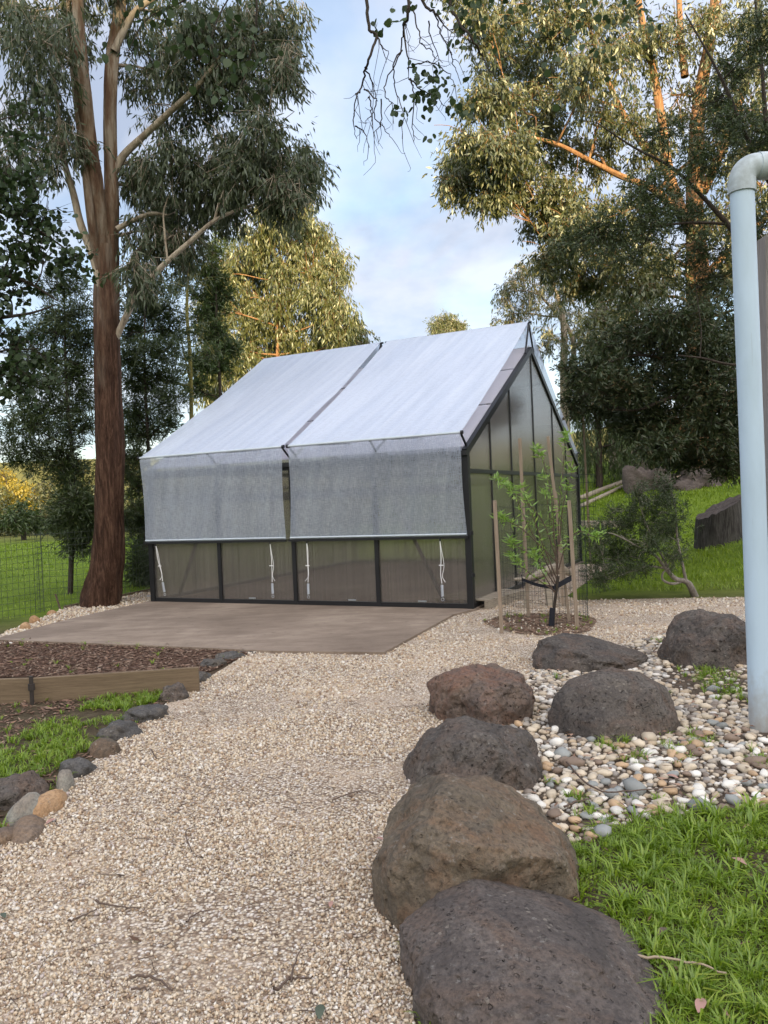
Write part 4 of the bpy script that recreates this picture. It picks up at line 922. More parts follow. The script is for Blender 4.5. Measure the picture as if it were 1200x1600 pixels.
# dark round leafed branches entering from the left edge
y2 = 7.0; rb0 = Vector((-5.2, y2 + .4, 0))
tree('round_leaf_gum', 'round-leafed gum branches hanging into view from beyond the left picture edge', rb0, [([rb0, rb0 + Vector((.2, 0, 2.0)), at(-90, 560, y2), at(-60, 380, y2), at(-50, 200, y2)], [.16, .14, .11, .08, .04]),
     (px_path([(-80, 420), (-20, 425), (40, 440), (90, 470)], y2, 0), [.035, .028, .015, .006]), (px_path([(-85, 520), (-20, 500), (45, 490), (88, 476)], y2, 0), [.03, .02, .012, .005]), (px_path([(-60, 330), (0, 330), (60, 360), (118, 400)], y2, 0), [.03, .02, .012, .005])],
     [cl(20, 320, y2, 45, 34, 1), cl(75, 330, y2, 40, 30, .7), cl(15, 390, y2, 45, 34, 1), cl(80, 395, y2, 38, 30, .7), cl(15, 450, y2, 34, 24, .7), cl(10, 520, y2, 38, 30, .9), cl(15, 575, y2, 34, 34, .9), cl(60, 545, y2, 28, 28, .3), cl(118, 400, y2, 16, 26, .2), cl(10, 270, y2, 40, 26, .7), cl(30, 180, y2 + .6, 50, 40, .5)],
     M['lf_round'], M['bark_dark'], .05, .05, 'round', 52, 7, .26, .5, .8, 7, limb_r=.010, twig_r=.003)

# --- golden gum behind the greenhouse
y3 = 37.0; b3 = Vector((at(436, 800, y3).x, y3, 0))
cs = []
for a in ((345, 430, 26, 34, 1), (335, 490, 26, 34, 1), (345, 545, 28, 34, 1), (330, 590, 24, 30, .8), (370, 400, 24, 30, .8), (430, 330, 34, 24, .8), (470, 345, 32, 30, 1), (400, 365, 36, 30, 1), (440, 385, 42, 34, 1.2), (495, 385, 32, 34, 1), (520, 420, 28, 34, .9), (400, 420, 44, 34, 1.2), (460, 435, 44, 34, 1.2), (505, 460, 40, 34, 1.2), (380, 470, 44, 34, 1.2), (430, 485, 44, 34, 1.2), (530, 495, 32, 34, 1), (480, 510, 44, 34, 1.2), (400, 530, 44, 34, 1.2),
          (440, 560, 44, 34, 1), (555, 525, 22, 26, .7), (510, 545, 40, 30, 1), (570, 545, 12, 18, .3), (370, 560, 44, 34, .9), (475, 312, 18, 14, .2)):
    cs.append(cl(a[0], a[1], y3 + R.uniform(-2.4, 2.4), a[2], a[3], a[4]))
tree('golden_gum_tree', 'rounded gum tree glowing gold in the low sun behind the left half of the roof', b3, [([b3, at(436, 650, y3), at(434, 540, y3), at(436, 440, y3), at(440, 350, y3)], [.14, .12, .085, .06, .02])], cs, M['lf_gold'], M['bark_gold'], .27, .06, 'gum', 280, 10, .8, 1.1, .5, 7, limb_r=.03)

# --- big sunlit gum at the upper right
y4 = 25.0; b4x = at(1092, 700, y4).x; b4 = Vector((b4x, y4, th(b4x, y4)))
st = [([b4 - Vector((0, 0, .2)), at(1094, 600, y4), at(1092, 500, y4), at(1090, 430, y4), at(1085, 340, y4), at(1088, 250, y4), at(1092, 160, y4), at(1108, 70, y4), at(1120, -30, y4)], [.46, .42, .38, .36, .27, .24, .2, .17, .12]),
      (px_path([(1080, 360), (1060, 320), (1045, 270), (1035, 200), (1022, 120), (1005, 40), (990, -40)], y4 - .4, 0), [.2, .18, .16, .14, .12, .1, .07]),
      (px_path([(1062, 330), (1020, 295), (970, 275), (920, 250), (870, 225), (810, 210)], [y4 - .5, y4 - 1, y4 - 1.5, y4 - 2, y4 - 2.3, y4 - 2.5], 0), [.12, .1, .085, .065, .05, .02]),
      (px_path([(1045, 270), (1000, 220), (965, 160), (935, 90), (915, 20)], [y4 - .4, y4 - .8, y4 - 1.2, y4 - 1.5, y4 - 1.7], 0), [.12, .1, .08, .06, .04]),
      (px_path([(1098, 300), (1130, 230), (1155, 160), (1180, 80), (1215, 0)], y4 + .3, 0), [.16, .14, .12, .1, .07]),
      (px_path([(1070, 120), (1064, 60), (1060, -20)], y4, 0), [.12, .1, .08]), (px_path([(1094, 440), (1150, 380), (1210, 330)], y4, 0), [.12, .1, .07]),
      (px_path([(1080, 420), (1035, 400), (985, 390), (930, 400), (880, 395)], [y4, y4 - .6, y4 - 1.2, y4 - 1.6, y4 - 1.8], 0), [.08, .06, .05, .035, .015])]
cs = []
for a in ((760, 30, 48, 44, 1), (830, 20, 55, 45, 1), (900, 20, 55, 45, .9), (970, 20, 55, 40, .8), (790, 90, 50, 42, 1.1), (860, 90, 55, 42, .9), (930, 100, 55, 42, .8), (1000, 80, 50, 45, .6), (765, 150, 40, 34, 1), (820, 160, 50, 38, 1), (880, 160, 50, 38, .8), (950, 170, 55, 40, .7), (745, 215, 46, 26, 1), (725, 260, 36, 30, 1), (790, 225, 48, 34, 1.1), (850, 230, 50, 36, .9), (920, 235, 50, 36, .7),
          (780, 285, 46, 28, 1), (715, 285, 26, 22, .6), (840, 290, 46, 30, .9), (770, 310, 30, 18, .5), (880, 310, 40, 30, .7), (850, 345, 34, 26, .7), (910, 350, 44, 34, .8), (980, 320, 55, 40, .6), (1010, 220, 55, 45, .5), (1060, 60, 60, 50, .7), (1130, 40, 60, 50, .9), (1190, 60, 50, 60, 1), (1150, 140, 60, 50, .8), (1200, 180, 50, 60, 1), (1120, 220, 50, 45, .6), (1180, 280, 50, 50, .9), (1140, 340, 40, 40, .7),
          (870, 400, 36, 26, .8), (930, 420, 46, 30, 1), (990, 400, 50, 36, .9), (1040, 420, 42, 34, .7), (1150, 420, 40, 34, .9), (1000, 450, 50, 26, .8), (900, 450, 30, 20, .4), (1050, 150, 40, 40, .4), (1190, 390, 40, 50, 1), (720, -20, 40, 26, .6), (1220, 480, 40, 50, .8)):
    cs.append(cl(a[0], a[1], y4 - 1.5 + R.uniform(-2.8, 2.0), a[2], a[3], a[4] * 1.0))
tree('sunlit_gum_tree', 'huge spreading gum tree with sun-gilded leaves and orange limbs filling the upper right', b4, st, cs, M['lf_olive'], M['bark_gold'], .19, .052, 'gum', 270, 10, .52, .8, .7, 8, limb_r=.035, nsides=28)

# --- pale spindly gums behind the gable
for (px, py, Y, lab, cc, mt) in (
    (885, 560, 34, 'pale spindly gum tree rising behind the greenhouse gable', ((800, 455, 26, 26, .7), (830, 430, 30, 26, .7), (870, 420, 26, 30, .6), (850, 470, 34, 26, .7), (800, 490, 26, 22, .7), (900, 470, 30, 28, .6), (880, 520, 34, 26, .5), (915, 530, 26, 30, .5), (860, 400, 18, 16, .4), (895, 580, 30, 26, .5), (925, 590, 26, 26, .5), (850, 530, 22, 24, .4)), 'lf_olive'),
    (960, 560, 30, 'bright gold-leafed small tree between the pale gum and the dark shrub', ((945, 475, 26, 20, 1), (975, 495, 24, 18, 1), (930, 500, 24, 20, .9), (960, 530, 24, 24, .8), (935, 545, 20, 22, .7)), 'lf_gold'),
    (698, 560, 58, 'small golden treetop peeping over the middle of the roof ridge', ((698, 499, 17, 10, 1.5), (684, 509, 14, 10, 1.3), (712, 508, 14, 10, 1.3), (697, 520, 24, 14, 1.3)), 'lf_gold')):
    bx = at(px, 700, Y).x; b_ = Vector((bx, Y, th(bx, Y)))
    cs = [cl(a[0], a[1], Y + R.uniform(-1.2, 1.2), a[2], a[3], a[4]) for a in cc]
    top = Vector(cs[0][0]); 
    tree('pale_gum_tree' if Y == 34 else 'small_gold_tree', lab, b_, [([b_, Vector((b_.x, Y, (b_.z + top.z) * .5)), at(px - 5 if Y == 34 else px, py - 60 if Y == 34 else py - 30, Y), at(px - 25 if Y == 34 else px, py - 130 if Y == 34 else py - 52, Y)], [.22, .18, .13, .04]), ([Vector((b_.x, Y, (b_.z + top.z) * .45)), at(px + 10, py - 30, Y), at(px - 50, py - 110, Y)], [.14, .1, .04])][:2 if Y == 34 else 1],
         cs, M[mt], M['bark_pale'], .20, .05, 'gum', 150, 9, .6, .8, .7, 5, limb_r=.05, twig_r=.012)

# --- weeping green tree and dark rusty shrub at right
Y = 26; bx = at(935, 720, Y).x; bz = Vector((bx, Y, th(bx, Y)))
tree('weeping_tree', 'weeping mid green tree at the top of the grass bank', bz, [([bz, at(935, 690, Y), at(932, 630, Y), at(930, 570, Y)], [.12, .1, .08, .03])],
     [cl(a, b, Y + R.uniform(-.6, .6), c, d, e) for a, b, c, d, e in ((925, 600, 30, 30, 1), (950, 570, 30, 26, 1), (915, 650, 24, 34, 1), (945, 650, 30, 34, 1), (975, 640, 28, 34, 1), (920, 700, 22, 26, 1), (950, 705, 26, 24, 1), (980, 690, 24, 26, 1), (905, 610, 18, 26, .8), (985, 590, 30, 30, 1))], M['lf_wattle_l'], M['bark_dark'], .16, .03, 'gum', 170, 10, .6, 1.3, .3, 6, limb_r=.03)
Y = 28.0; bx = at(1040, 720, Y).x; bz = Vector((bx, Y, th(bx, Y)))
tree('background_bush', 'dense dark green bush behind the rusty bush at the top of the bank', bz, [([bz, at(1040, 690, Y), at(1035, 650, Y)], [.1, .08, .03])],
     [cl(a, b, Y + R.uniform(-.8, .5), c, d, e) for a, b, c, d, e in ((1000, 700, 34, 26, 1), (1050, 700, 40, 30, 1), (1100, 700, 40, 30, 1), (1150, 710, 40, 30, 1), (1030, 660, 40, 30, 1), (1090, 650, 40, 30, 1), (1140, 650, 40, 30, 1), (985, 670, 26, 24, .8), (1010, 725, 30, 14, .8), (1060, 728, 30, 14, .8), (1120, 730, 40, 14, .8))], M['lf_wattle'], M['bark_dark'], .17, .05, 'gum', 110, 10, .5, .6, .6, 5, limb_r=.03)
Y = 12.6; bx = 6.4; bz = Vector((bx, Y + .3, th(bx, Y)))
tree('rusty_bush', 'large dark bush with rusty tips hanging over the grass bank', bz,
     [([bz, bz + Vector((-.1, 0, 1.2)), at(1165, 620, Y), at(1120, 560, Y), at(1080, 520, Y)], [.16, .14, .1, .07, .02]), (px_path([(1190, 720), (1150, 700), (1110, 705), (1070, 690), (1030, 700)], Y, 0), [.05, .035, .026, .018, .008]), (px_path([(1180, 640), (1120, 640), (1060, 620), (1000, 640), (950, 640)], Y - .3, 0), [.06, .045, .035, .02, .008]), (px_path([(1150, 600), (1070, 570), (1000, 555), (940, 570)], Y - .2, 0), [.05, .035, .022, .008])],
     [cl(a, b, Y + R.uniform(-1.0, 1.0), c, d, e) for a, b, c, d, e in ((1060, 500, 50, 26, 1), (1110, 490, 40, 26, 1), (1000, 510, 40, 24, .9), (960, 545, 42, 30, 1), (1020, 550, 50, 34, 1.3), (1080, 550, 50, 34, 1.3), (1130, 545, 40, 40, 1.2), (920, 580, 30, 26, .8), (970, 600, 44, 30, 1.2), (1030, 610, 50, 34, 1.3), (1090, 610, 50, 34, 1.3), (1140, 620, 36, 40, 1.2), (950, 640, 38, 22, .9), (1000, 660, 44, 24, 1.1), (1060, 665, 46, 30, 1.3), (1115, 670, 40, 30, 1.2), (1020, 695, 36, 14, .6), (1075, 712, 38, 16, .8), (1125, 722, 26, 16, .5), (1160, 700, 26, 40, 1), (1180, 600, 30, 60, 1), (900, 620, 16, 16, .3))],
     M['lf_rust'], M['bark_dark'], .095, .024, 'fern', 215, 14, .26, .25, .8, 8, limb_r=.018)
# --- dark feathery branches in front, at the right (tree stands out of frame)
Y = 7.6; bz = Vector((6.2, Y + .3, 0.0))
def P_(l, Y=Y): return px_path(l, Y, 0)
tree('feathery_tree', 'dark feathery branches reaching in from the right above the pipe', bz,
     [([bz, bz + Vector((-.1, 0, 2.5)), bz + Vector((-.3, 0, 4.5)), bz + Vector((-.5, 0, 7))], [.2, .17, .13, .08]), (P_([(1230, 420), (1180, 400), (1135, 348), (1100, 310), (1050, 262), (990, 230), (930, 190)]), [.045, .034, .026, .02, .016, .011, .005]), (P_([(1215, 300), (1190, 262), (1160, 200), (1140, 150), (1110, 90), (1070, 20)]), [.035, .026, .02, .016, .012, .006]), (P_([(1140, 350), (1080, 348), (1010, 354), (950, 350), (920, 345)]), [.016, .012, .009, .006, .003]),
      (P_([(1230, 560), (1150, 570), (1100, 560), (1060, 555)]), [.02, .014, .01, .004]), (P_([(1205, 260), (1196, 180), (1190, 100), (1180, 0)]), [.03, .022, .016, .01])],
     [cl(a, b, Y + R.uniform(-.5, .5), c, d, e) for a, b, c, d, e in ((1040, 290, 60, 24, .8), (1090, 250, 50, 24, .7), (1000, 340, 50, 22, .8), (1060, 340, 50, 24, .9), (940, 370, 40, 20, .6), (1000, 390, 60, 22, .7), (1090, 390, 50, 22, .8), (1130, 200, 50, 24, .6), (1160, 120, 46, 26, .6), (1180, 200, 40, 40, .7), (1110, 160, 40, 22, .4), (1090, 440, 46, 18, .6), (900, 385, 30, 14, .4), (1190, 60, 40, 40, .7), (1050, 210, 40, 18, .4), (1180, 340, 36, 40, .8))],
     M['lf_wattle'], M['bark_dark'], .048, .011, 'fern', 190, 16, .17, .1, .9, 9, limb_r=.008, twig_r=.0025)

# --- overhanging twigs with round leaves at the top
Y = 4.4
def Z4(l): return [at(540 + x / 4, y / 4, Y + R.uniform(-.1, .1)) for x, y in l]
twl = [[(100, -300), (130, 0), (155, 180), (190, 230), (135, 400), (125, 450), (95, 570), (65, 600), (50, 750), (65, 860)], [(55, 790), (110, 820), (150, 925)], [(130, 440), (180, 540), (200, 640)], [(120, 560), (190, 620), (180, 720), (240, 800), (285, 860)],
       [(380, -200), (395, 80), (362, 170), (385, 340), (400, 485)], [(362, 190), (340, 330), (260, 500), (250, 600), (290, 650), (300, 780)], [(350, 300), (300, 420), (310, 560), (360, 700), (355, 860)], [(440, -200), (490, 20), (560, 80), (620, 160), (700, 200)], [(560, 90), (600, 210), (650, 320), (680, 420), (720, 540)],
       [(600, -250), (650, 0), (700, 120), (790, 240), (850, 350), (900, 440), (1000, 560)], [(420, 60), (460, 200), (480, 280), (545, 320), (550, 400)], [(385, 430), (470, 390), (560, 400), (650, 470), (700, 560)], [(400, 490), (470, 560), (560, 600), (640, 690)], [(400, 480), (430, 600), (420, 800), (430, 890)], [(190, 230), (230, 290), (265, 335)], [(150, 600), (160, 700), (170, 800)], [(520, 120), (540, 250), (600, 400)], [(230, 620), (220, 760), (190, 830)]]
oroot = thing('overhanging_branch', at(700, -120, Y), 'bare and leafy gum twigs with round dark leaves hanging down from the top edge', 'branch')
wood = NB()
sup = [at(500, -140, Y), at(640, -90, Y), at(760, -60, Y), at(900, -70, Y), at(1100, -140, Y + .3)]
V, F = tube_np(spline(sup, 6), .03, 8); wood.add(V, F)
for l in twl:
    p = Z4(l); P = spline(p, 5); P = P + rng.normal(size=P.shape) * .004; big = l[0][1] < 0
    V, F = tube_np(P, np.linspace(.011 if big else .0045, .0018, len(P)), 5); wood.add(V, F)
    for _ in range(7 if big else 3):
        s0 = P[rng.integers(len(P) // 3, len(P))]; e0 = s0 + np.array([rng.normal() * .07, rng.normal() * .05, -abs(rng.normal()) * .13 - .02]); Q, qr = limb(s0, e0, .0022, .001, -.1, .3, 6)
        V, F = tube_np(Q, qr, 3); wood.add(V, F)
wood.build('twigs', M['bark_dark'], oroot)['kind'] = 'stuff'
lp = []
for (x, y, s, n_) in ((290, 50, 14, 2), (190, 160, 36, 7), (165, 205, 20, 3), (215, 195, 16, 2), (300, 130, 25, 5), (370, 120, 24, 4), (380, 30, 22, 4), (450, 30, 20, 2), (470, 470, 45, 12), (560, 430, 60, 8), (500, 560, 60, 16), (570, 540, 60, 14), (540, 620, 70, 14), (440, 610, 22, 6), (600, 500, 60, 8), (310, 690, 30, 5), (370, 720, 36, 6), (405, 695, 14, 1), (500, 680, 14, 1), (470, 710, 16, 1), (625, 690, 22, 2), (690, 670, 50, 8), (740, 690, 50, 10), (640, 590, 30, 3), (525, 735, 12, 1), (515, 850, 20, 2), (550, 830, 16, 1), (710, 195, 22, 3), (760, 180, 30, 3), (730, 290, 12, 1), (620, 60, 50, 5), (690, 50, 70, 8), (650, 270, 20, 3), (780, 620, 36, 6), (420, 390, 18, 2), (380, 595, 18, 2), (560, 30, 40, 3), (800, 20, 60, 8)):
    for _ in range(n_): lp.append(at(540 + (x + R.gauss(0, s * .5)) / 4, (y + R.gauss(0, s * .5)) / 4, Y + R.uniform(-.15, .15)))
for _ in range(170): lp.append(at(R.uniform(700, 1030), abs(R.gauss(0, 60)) - 10, Y + R.uniform(-.4, .6)))
for _ in range(10): lp.append(at(R.uniform(800, 900), R.uniform(60, 170), Y + R.uniform(-.2, .2)))
P = np.array([list(p) for p in lp]); D = rng.normal(size=P.shape) * .6 + np.array([0, 0, -.8])
V, F = roundleaves(P, D, rng.uniform(.012, .022, len(P))); npmesh('leaves', V, F, M['lf_round'], oroot)['kind'] = 'stuff'
# round leaves crossing the gum crown, upper left
o2 = thing('overhanging_branch', at(330, -120, 5.2), 'thin branch with large round green leaves in front of the left gum crown', 'branch')
wood = NB(); lp = []
for l in (((470, -150), (400, -60), (350, 10), (330, 70), (350, 120)), ((400, -60), (290, 0), (230, 30), (200, 80)), ((300, -80), (270, -10), (255, 50)), ((400, -40), (400, 40), (385, 110), (370, 150))):
    P = spline([at(a, b, 5.2 + R.uniform(-.1, .1)) for a, b in l], 6); V, F = tube_np(P, np.linspace(.008, .002, len(P)), 5); wood.add(V, F)
    for q in P[6:]:
        for _ in range(4): lp.append(q + rng.normal(size=3) * .09)
wood.build('twigs', M['bark_dark'], o2)['kind'] = 'stuff'
P = np.array(lp); V, F = roundleaves(P, rng.normal(size=P.shape) * .7 + np.array([0, 0, -.6]), rng.uniform(.018, .032, len(P))); npmesh('leaves', V, F, M['lf_round'], o2)['kind'] = 'stuff'

# --- far trees and bushes across the paddock
fb = [(20, 800, 62, ((10, 770, 26, 22, 1.2), (30, 790, 26, 22, 1.2), (-10, 800, 26, 26, 1.2), (50, 775, 22, 18, 1), (5, 745, 20, 14, .8)), 'lf_yellow', 'yellow_wattle', 'bright yellow flowering wattle across the paddock at the far left'),
      (35, 815, 48, ((35, 800, 20, 16, 1), (22, 812, 14, 12, 1), (50, 812, 14, 12, 1)), 'lf_wattle_l', 'paddock_tree', 'small round green tree standing alone in the far paddock'),
      (85, 800, 66, ((75, 790, 24, 24, 1), (95, 810, 18, 18, 1), (100, 780, 18, 22, .8)), 'lf_gold', 'paddock_tree', 'golden bush behind the lone paddock tree'),
      (140, 800, 75, ((130, 780, 30, 26, 1), (160, 790, 30, 24, 1), (120, 810, 24, 16, 1)), 'lf_olive', 'paddock_tree', 'olive tree across the paddock seen beside the gum trunk'),
      (-40, 800, 70, ((-50, 760, 40, 50, 1.5), (-20, 790, 30, 30, 1)), 'lf_olive', 'paddock_tree', 'tall tree just outside the left picture edge across the paddock'),
      (215, 800, 75, ((205, 780, 30, 30, 1), (240, 790, 30, 24, 1), (225, 810, 30, 16, 1)), 'lf_olive', 'paddock_tree', 'olive tree across the paddock seen right of the gum trunk'),
      (300, 800, 78, ((300, 760, 34, 40, 1.2), (340, 780, 34, 34, 1)), 'lf_olive', 'paddock_tree', 'distant olive tree hidden mostly behind the greenhouse left end')]
for (px, mt, lab) in ((-10, 'lf_gold', 'sunlit bush at the far edge of the paddock, leftmost in view'), (62, 'lf_olive', 'low olive bush at the far paddock edge right of the lone tree'), (112, 'lf_wattle_l', 'green bush at the far paddock edge just left of the gum trunk'), (158, 'lf_olive', 'olive bush at the far paddock edge hidden behind the gum trunk'),
                      (208, 'lf_wattle_l', 'green bush at the far paddock edge just right of the gum trunk'), (260, 'lf_olive', 'olive bush at the far paddock edge behind the greenhouse left end')):
    fb.append((px, 815, 54 + (px % 7), ((px, 790, 32, 26, 1.1), (px - 16, 815, 26, 18, 1), (px + 18, 812, 26, 20, 1), (px + 6, 765, 20, 20, .8), (px, 830, 30, 12, 1)), mt, 'paddock_bush', lab))
for (px, py, Y, cc, mt, nm, lab) in fb:
    bx = at(px, 800, Y).x; b_ = Vector((bx, Y, th(bx, Y))); cs = [cl(a[0], a[1], Y + R.uniform(-2, 2), a[2], a[3], a[4]) for a in cc]
    tree(nm, lab, b_, [([b_, Vector(cs[0][0]) * .4 + b_ * .6 , Vector(cs[0][0])], [.16, .12, .05])], cs, M[mt], M['bark_dark'], .26, .09, 'gum', 130, 8, .6, .5, .9, 4, limb_r=.05, twig_r=.02)

# ------------------------------------------------------------------ wire fence, timber edging at the paddock
def wires(name, segs, r, mat, parent, n=4):
    nb = NB()
    for s in segs: V, F = tube_np(s, r, n); nb.add(V, F)
    return nb.build(name, mat, parent)
f0, f1, f2 = gp(-120, 1000), gp(70, 962), gp(262, 912)
fdir = (f2 - f1).normalized(); f1b = f1 + Vector((-.12, .12, 0))
ft = Vector((b0.x + .25, Yg + .62, 0))
fpts = [f0 + Vector((-.1, .2, 0)), f1b, Vector((b0.x - .9, Yg - .45, 0)), ft, f2 + Vector((0, .55, 0)), f2 + Vector((1.6, 2.0, 0))]
FP = spline(fpts, 40); dl = np.concatenate([[0], np.cumsum(np.linalg.norm(np.diff(FP, axis=0), axis=1))])
def fp_(d, z): return np.array([np.interp(d, dl, FP[:, 0]) + .015 * noise.noise(Vector((d * 2, z * 2, 1))), np.interp(d, dl, FP[:, 1]), z + .02 * noise.noise(Vector((d * 1.3, z, 4)))])
fr = thing('wire_fence', Vector(fpts[1]), 'dark wire mesh fence along the paddock behind the gum tree', 'fence')
segs = [[fp_(d, z) for z in np.linspace(0.02, 1.22, 7)] for d in np.arange(.0, dl[-1], .10)]
segs += [[fp_(d, z) for d in np.arange(0, dl[-1], .15)] for z in np.linspace(.05, 1.20, 13)]
wires('wire_mesh', segs, .0028, M['wire_far'], fr, 3)
q = f1b + fdir * .45
MB().bar(q + Vector((.05, 0, 0)), q + Vector((-.02, 0, .26)), .02, .02).build('short_peg', M['twig'], fr)
for dd_ in (0.3, 7.5):
    p = Vector(fp_(dd_, 0)); MB().bar(p, p + Vector((0, 0, 1.3)), .035, .035).build('fence_post', M['stake'], fr)
board('edging_board', gp(100, 951), gp(172, 936), .045, -.02, .03, M['sleeper'], 'thin timber edging board at the foot of the gum tree', 'garden edging', .003)
board('edging_board', gp(173, 936), gp(262, 918), .045, -.02, .03, M['sleeper'], 'thin timber edging board running behind the greenhouse corner', 'garden edging', .003)

# ------------------------------------------------------------------ caged sapling
def stake(pb, pt, Y, w, label, taper=1.0, mat='stake', name='wooden_stake', dY=0.0):
    a = at(*pb, Y); b = at(*pt, Y + dY); a.z = -0.02 if Y < 10 else th(a.x, a.y) - .03
    o = MB().bar(a, b, w, w, Vector((.3, 1, 0))).build(name, M[mat], None, a, bevel=.004)
    tag(o, label, 'stake', 'hardwood stakes round the sapling' if Y < 10.5 else None); return o
Yc = gp(850, 966).y
stake((784, 990), (773, 782), gp(784, 990).y, .038, 'short hardwood stake at the front left of the sapling cage')
stake((826, 965), (812, 685), gp(826, 965).y, .038, 'tall straight hardwood stake at the left of the sapling')
stake((890, 975), (856, 682), gp(890, 972).y, .034, 'tall leaning grey stake right of the sapling stem', dY=.1)
stake((902, 982), (889, 782), gp(902, 982).y, .040, 'short hardwood stake at the front right of the sapling cage')
stake((880, 948), (868, 768), gp(880, 948).y, .036, 'brown stake at the back of the sapling cage')
stake((921, 830), (911, 652), 14.0, .034, 'thin pale stake standing on the bank beyond the sapling')
cage = thing('wire_cage', Vector((ring_c.x, ring_c.y, 0)), 'green-black wire mesh cylinder round the young sapling', 'wire cage')
cc_ = gp(850, 968); r_ = .52; hC = 1.36
def cyl(c, r, z, a): return [c.x + r * math.cos(a) * (1 + .03 * math.sin(3 * a)), c.y + r * math.sin(a), z + .015 * math.sin(4 * a + z)]
segs = [[cyl(cc_, r_, z, a) for z in (0.0, .45, .9, hC + .02)] for a in np.linspace(0, 2 * math.pi, 44, endpoint=False)]
segs += [[cyl(cc_, r_, z, a) for a in np.linspace(0, 2 * math.pi, 41)] for z in np.linspace(.03, hC, 15)]
wires('wire_mesh', segs, .0017, M['wire'], cage, 3)
c2 = at(921, 900, 11.3); c2.z = th(c2.x, c2.y)
cage2 = thing('wire_cage', c2, 'tall narrow wire mesh tube on the bank just right of the greenhouse', 'wire cage')
segs = [[[c2.x + .13 * math.cos(a), c2.y + .13 * math.sin(a), c2.z + z] for z in (0, .8, 1.75)] for a in np.linspace(0, 2 * math.pi, 12, endpoint=False)]
segs += [[[c2.x + .13 * math.cos(a), c2.y + .13 * math.sin(a), c2.z + z] for a in np.linspace(0, 2 * math.pi, 13)] for z in np.linspace(.0, 1.75, 16)]
wires('wire_mesh', segs, .0022, M['wire'], cage2, 3)

ys = gp(864, 980).y; sb = Vector((at(864, 982, ys).x, ys, 0))
sap = thing('sapling', sb, 'young sapling with narrow bright green leaves growing inside the wire cage', 'sapling')
def SP(l, d=0.0): return [at(a, b, ys + d * i / max(1, len(l) - 1)) for i, (a, b) in enumerate(l)]
MB().tube(spline([sb, at(866, 948, ys), at(869, 925, ys), at(872, 900, ys)], 4), [.017] * 13, 8).build('trunk', M['bark_dark'], sap, smooth=True)
MB().tube([at(861, 988, ys - .02), at(863, 950, ys - .02)], .030, 10).build('trunk_sleeve', M['strap'], sap)
brs = [([(871, 905), (872, 850), (874, 790), (879, 740), (882, 700), (884, 678)], .1), ([(869, 925), (840, 905), (815, 885), (800, 868)], -.25), ([(870, 915), (850, 870), (825, 820), (805, 775), (795, 760)], .15), ([(870, 905), (848, 850), (830, 800), (815, 760)], -.3), ([(872, 880), (845, 810), (800, 765), (775, 748)], .3),
       ([(871, 900), (866, 840), (862, 780), (850, 725), (838, 700)], -.15), ([(873, 890), (885, 850), (905, 830), (925, 838), (938, 836)], -.3), ([(868, 915), (840, 875), (810, 855), (797, 845)], .2), ([(872, 870), (858, 800), (850, 745)], .2), ([(874, 850), (880, 790), (895, 735)], -.2), ([(866, 925), (850, 898), (840, 880), (835, 862)], -.1), ([(872, 880), (820, 830), (795, 815), (780, 808)], -.1)]
wood = NB(); tips = []; mids = []
for l, d in brs:
    P = spline(SP(l, d), 6); V, F = tube_np(P, np.linspace(.0085, .002, len(P)), 5); wood.add(V, F); tips.append(P[-1]); tips.append(P[-4]); mids += [P[i] for i in range(5, len(P) - 1)]
wood.build('branches', M['twig'], sap)['kind'] = 'stuff'
LP, LD = [], []
for t in tips:
    for _ in range(24):
        d = rng.normal(size=3); d[2] = abs(d[2]) * .5 + .1; LP.append(t + rng.normal(size=3) * .02); LD.append(d)
for t in mids:
    for _ in range(4):
        if rng.random() < .8: d = rng.normal(size=3); LP.append(t + rng.normal(size=3) * .01); LD.append(d)
LP = np.array(LP); LD = np.array(LD); V, F = leafquads(LP, LD, rng.uniform(.05, .115, len(LP)), rng.uniform(.013, .021, len(LP)))
npmesh('leaves', V, F, M['lf_sap'], sap)['kind'] = 'stuff'
s1, s2, s3 = at(815, 905, gp(826, 965).y - .03), at(866, 918, ys - .03), at(893, 903, gp(890, 972).y - .04)
sp_ = thing('tree_tie', s2, 'black webbing tie strapping the sapling between two stakes', 'tree tie')
def ribbon(pts, w):
    P = spline(pts, 6); b = MB()
    for i in range(len(P) - 1):
        a, c = Vector(P[i]), Vector(P[i + 1]); t = .006 * math.sin(i * .9)
        b.hexa([a + Vector((0, 0, -w / 2)), c + Vector((0, 0, -w / 2)), c + Vector((0, .003, -w / 2)), a + Vector((0, .003, -w / 2))], [a + Vector((0, t, w / 2)), c + Vector((0, t, w / 2)), c + Vector((0, t + .003, w / 2)), a + Vector((0, t + .003, w / 2))])
    return b
ribbon([s1, s1.lerp(s2, .5) + Vector((0, 0, -.02)), s2], .038).build('strap', M['strap'], sp_)
ribbon([s2, s2.lerp(s3, .5) + Vector((0, 0, .0)), s3], .065).build('strap', M['strap'], sp_)
MB().bar(s1 + Vector((.0, -.01, .06)), s1 + Vector((.01, -.01, -.11)), .03, .006).build('strap_tail', M['strap'], sp_)

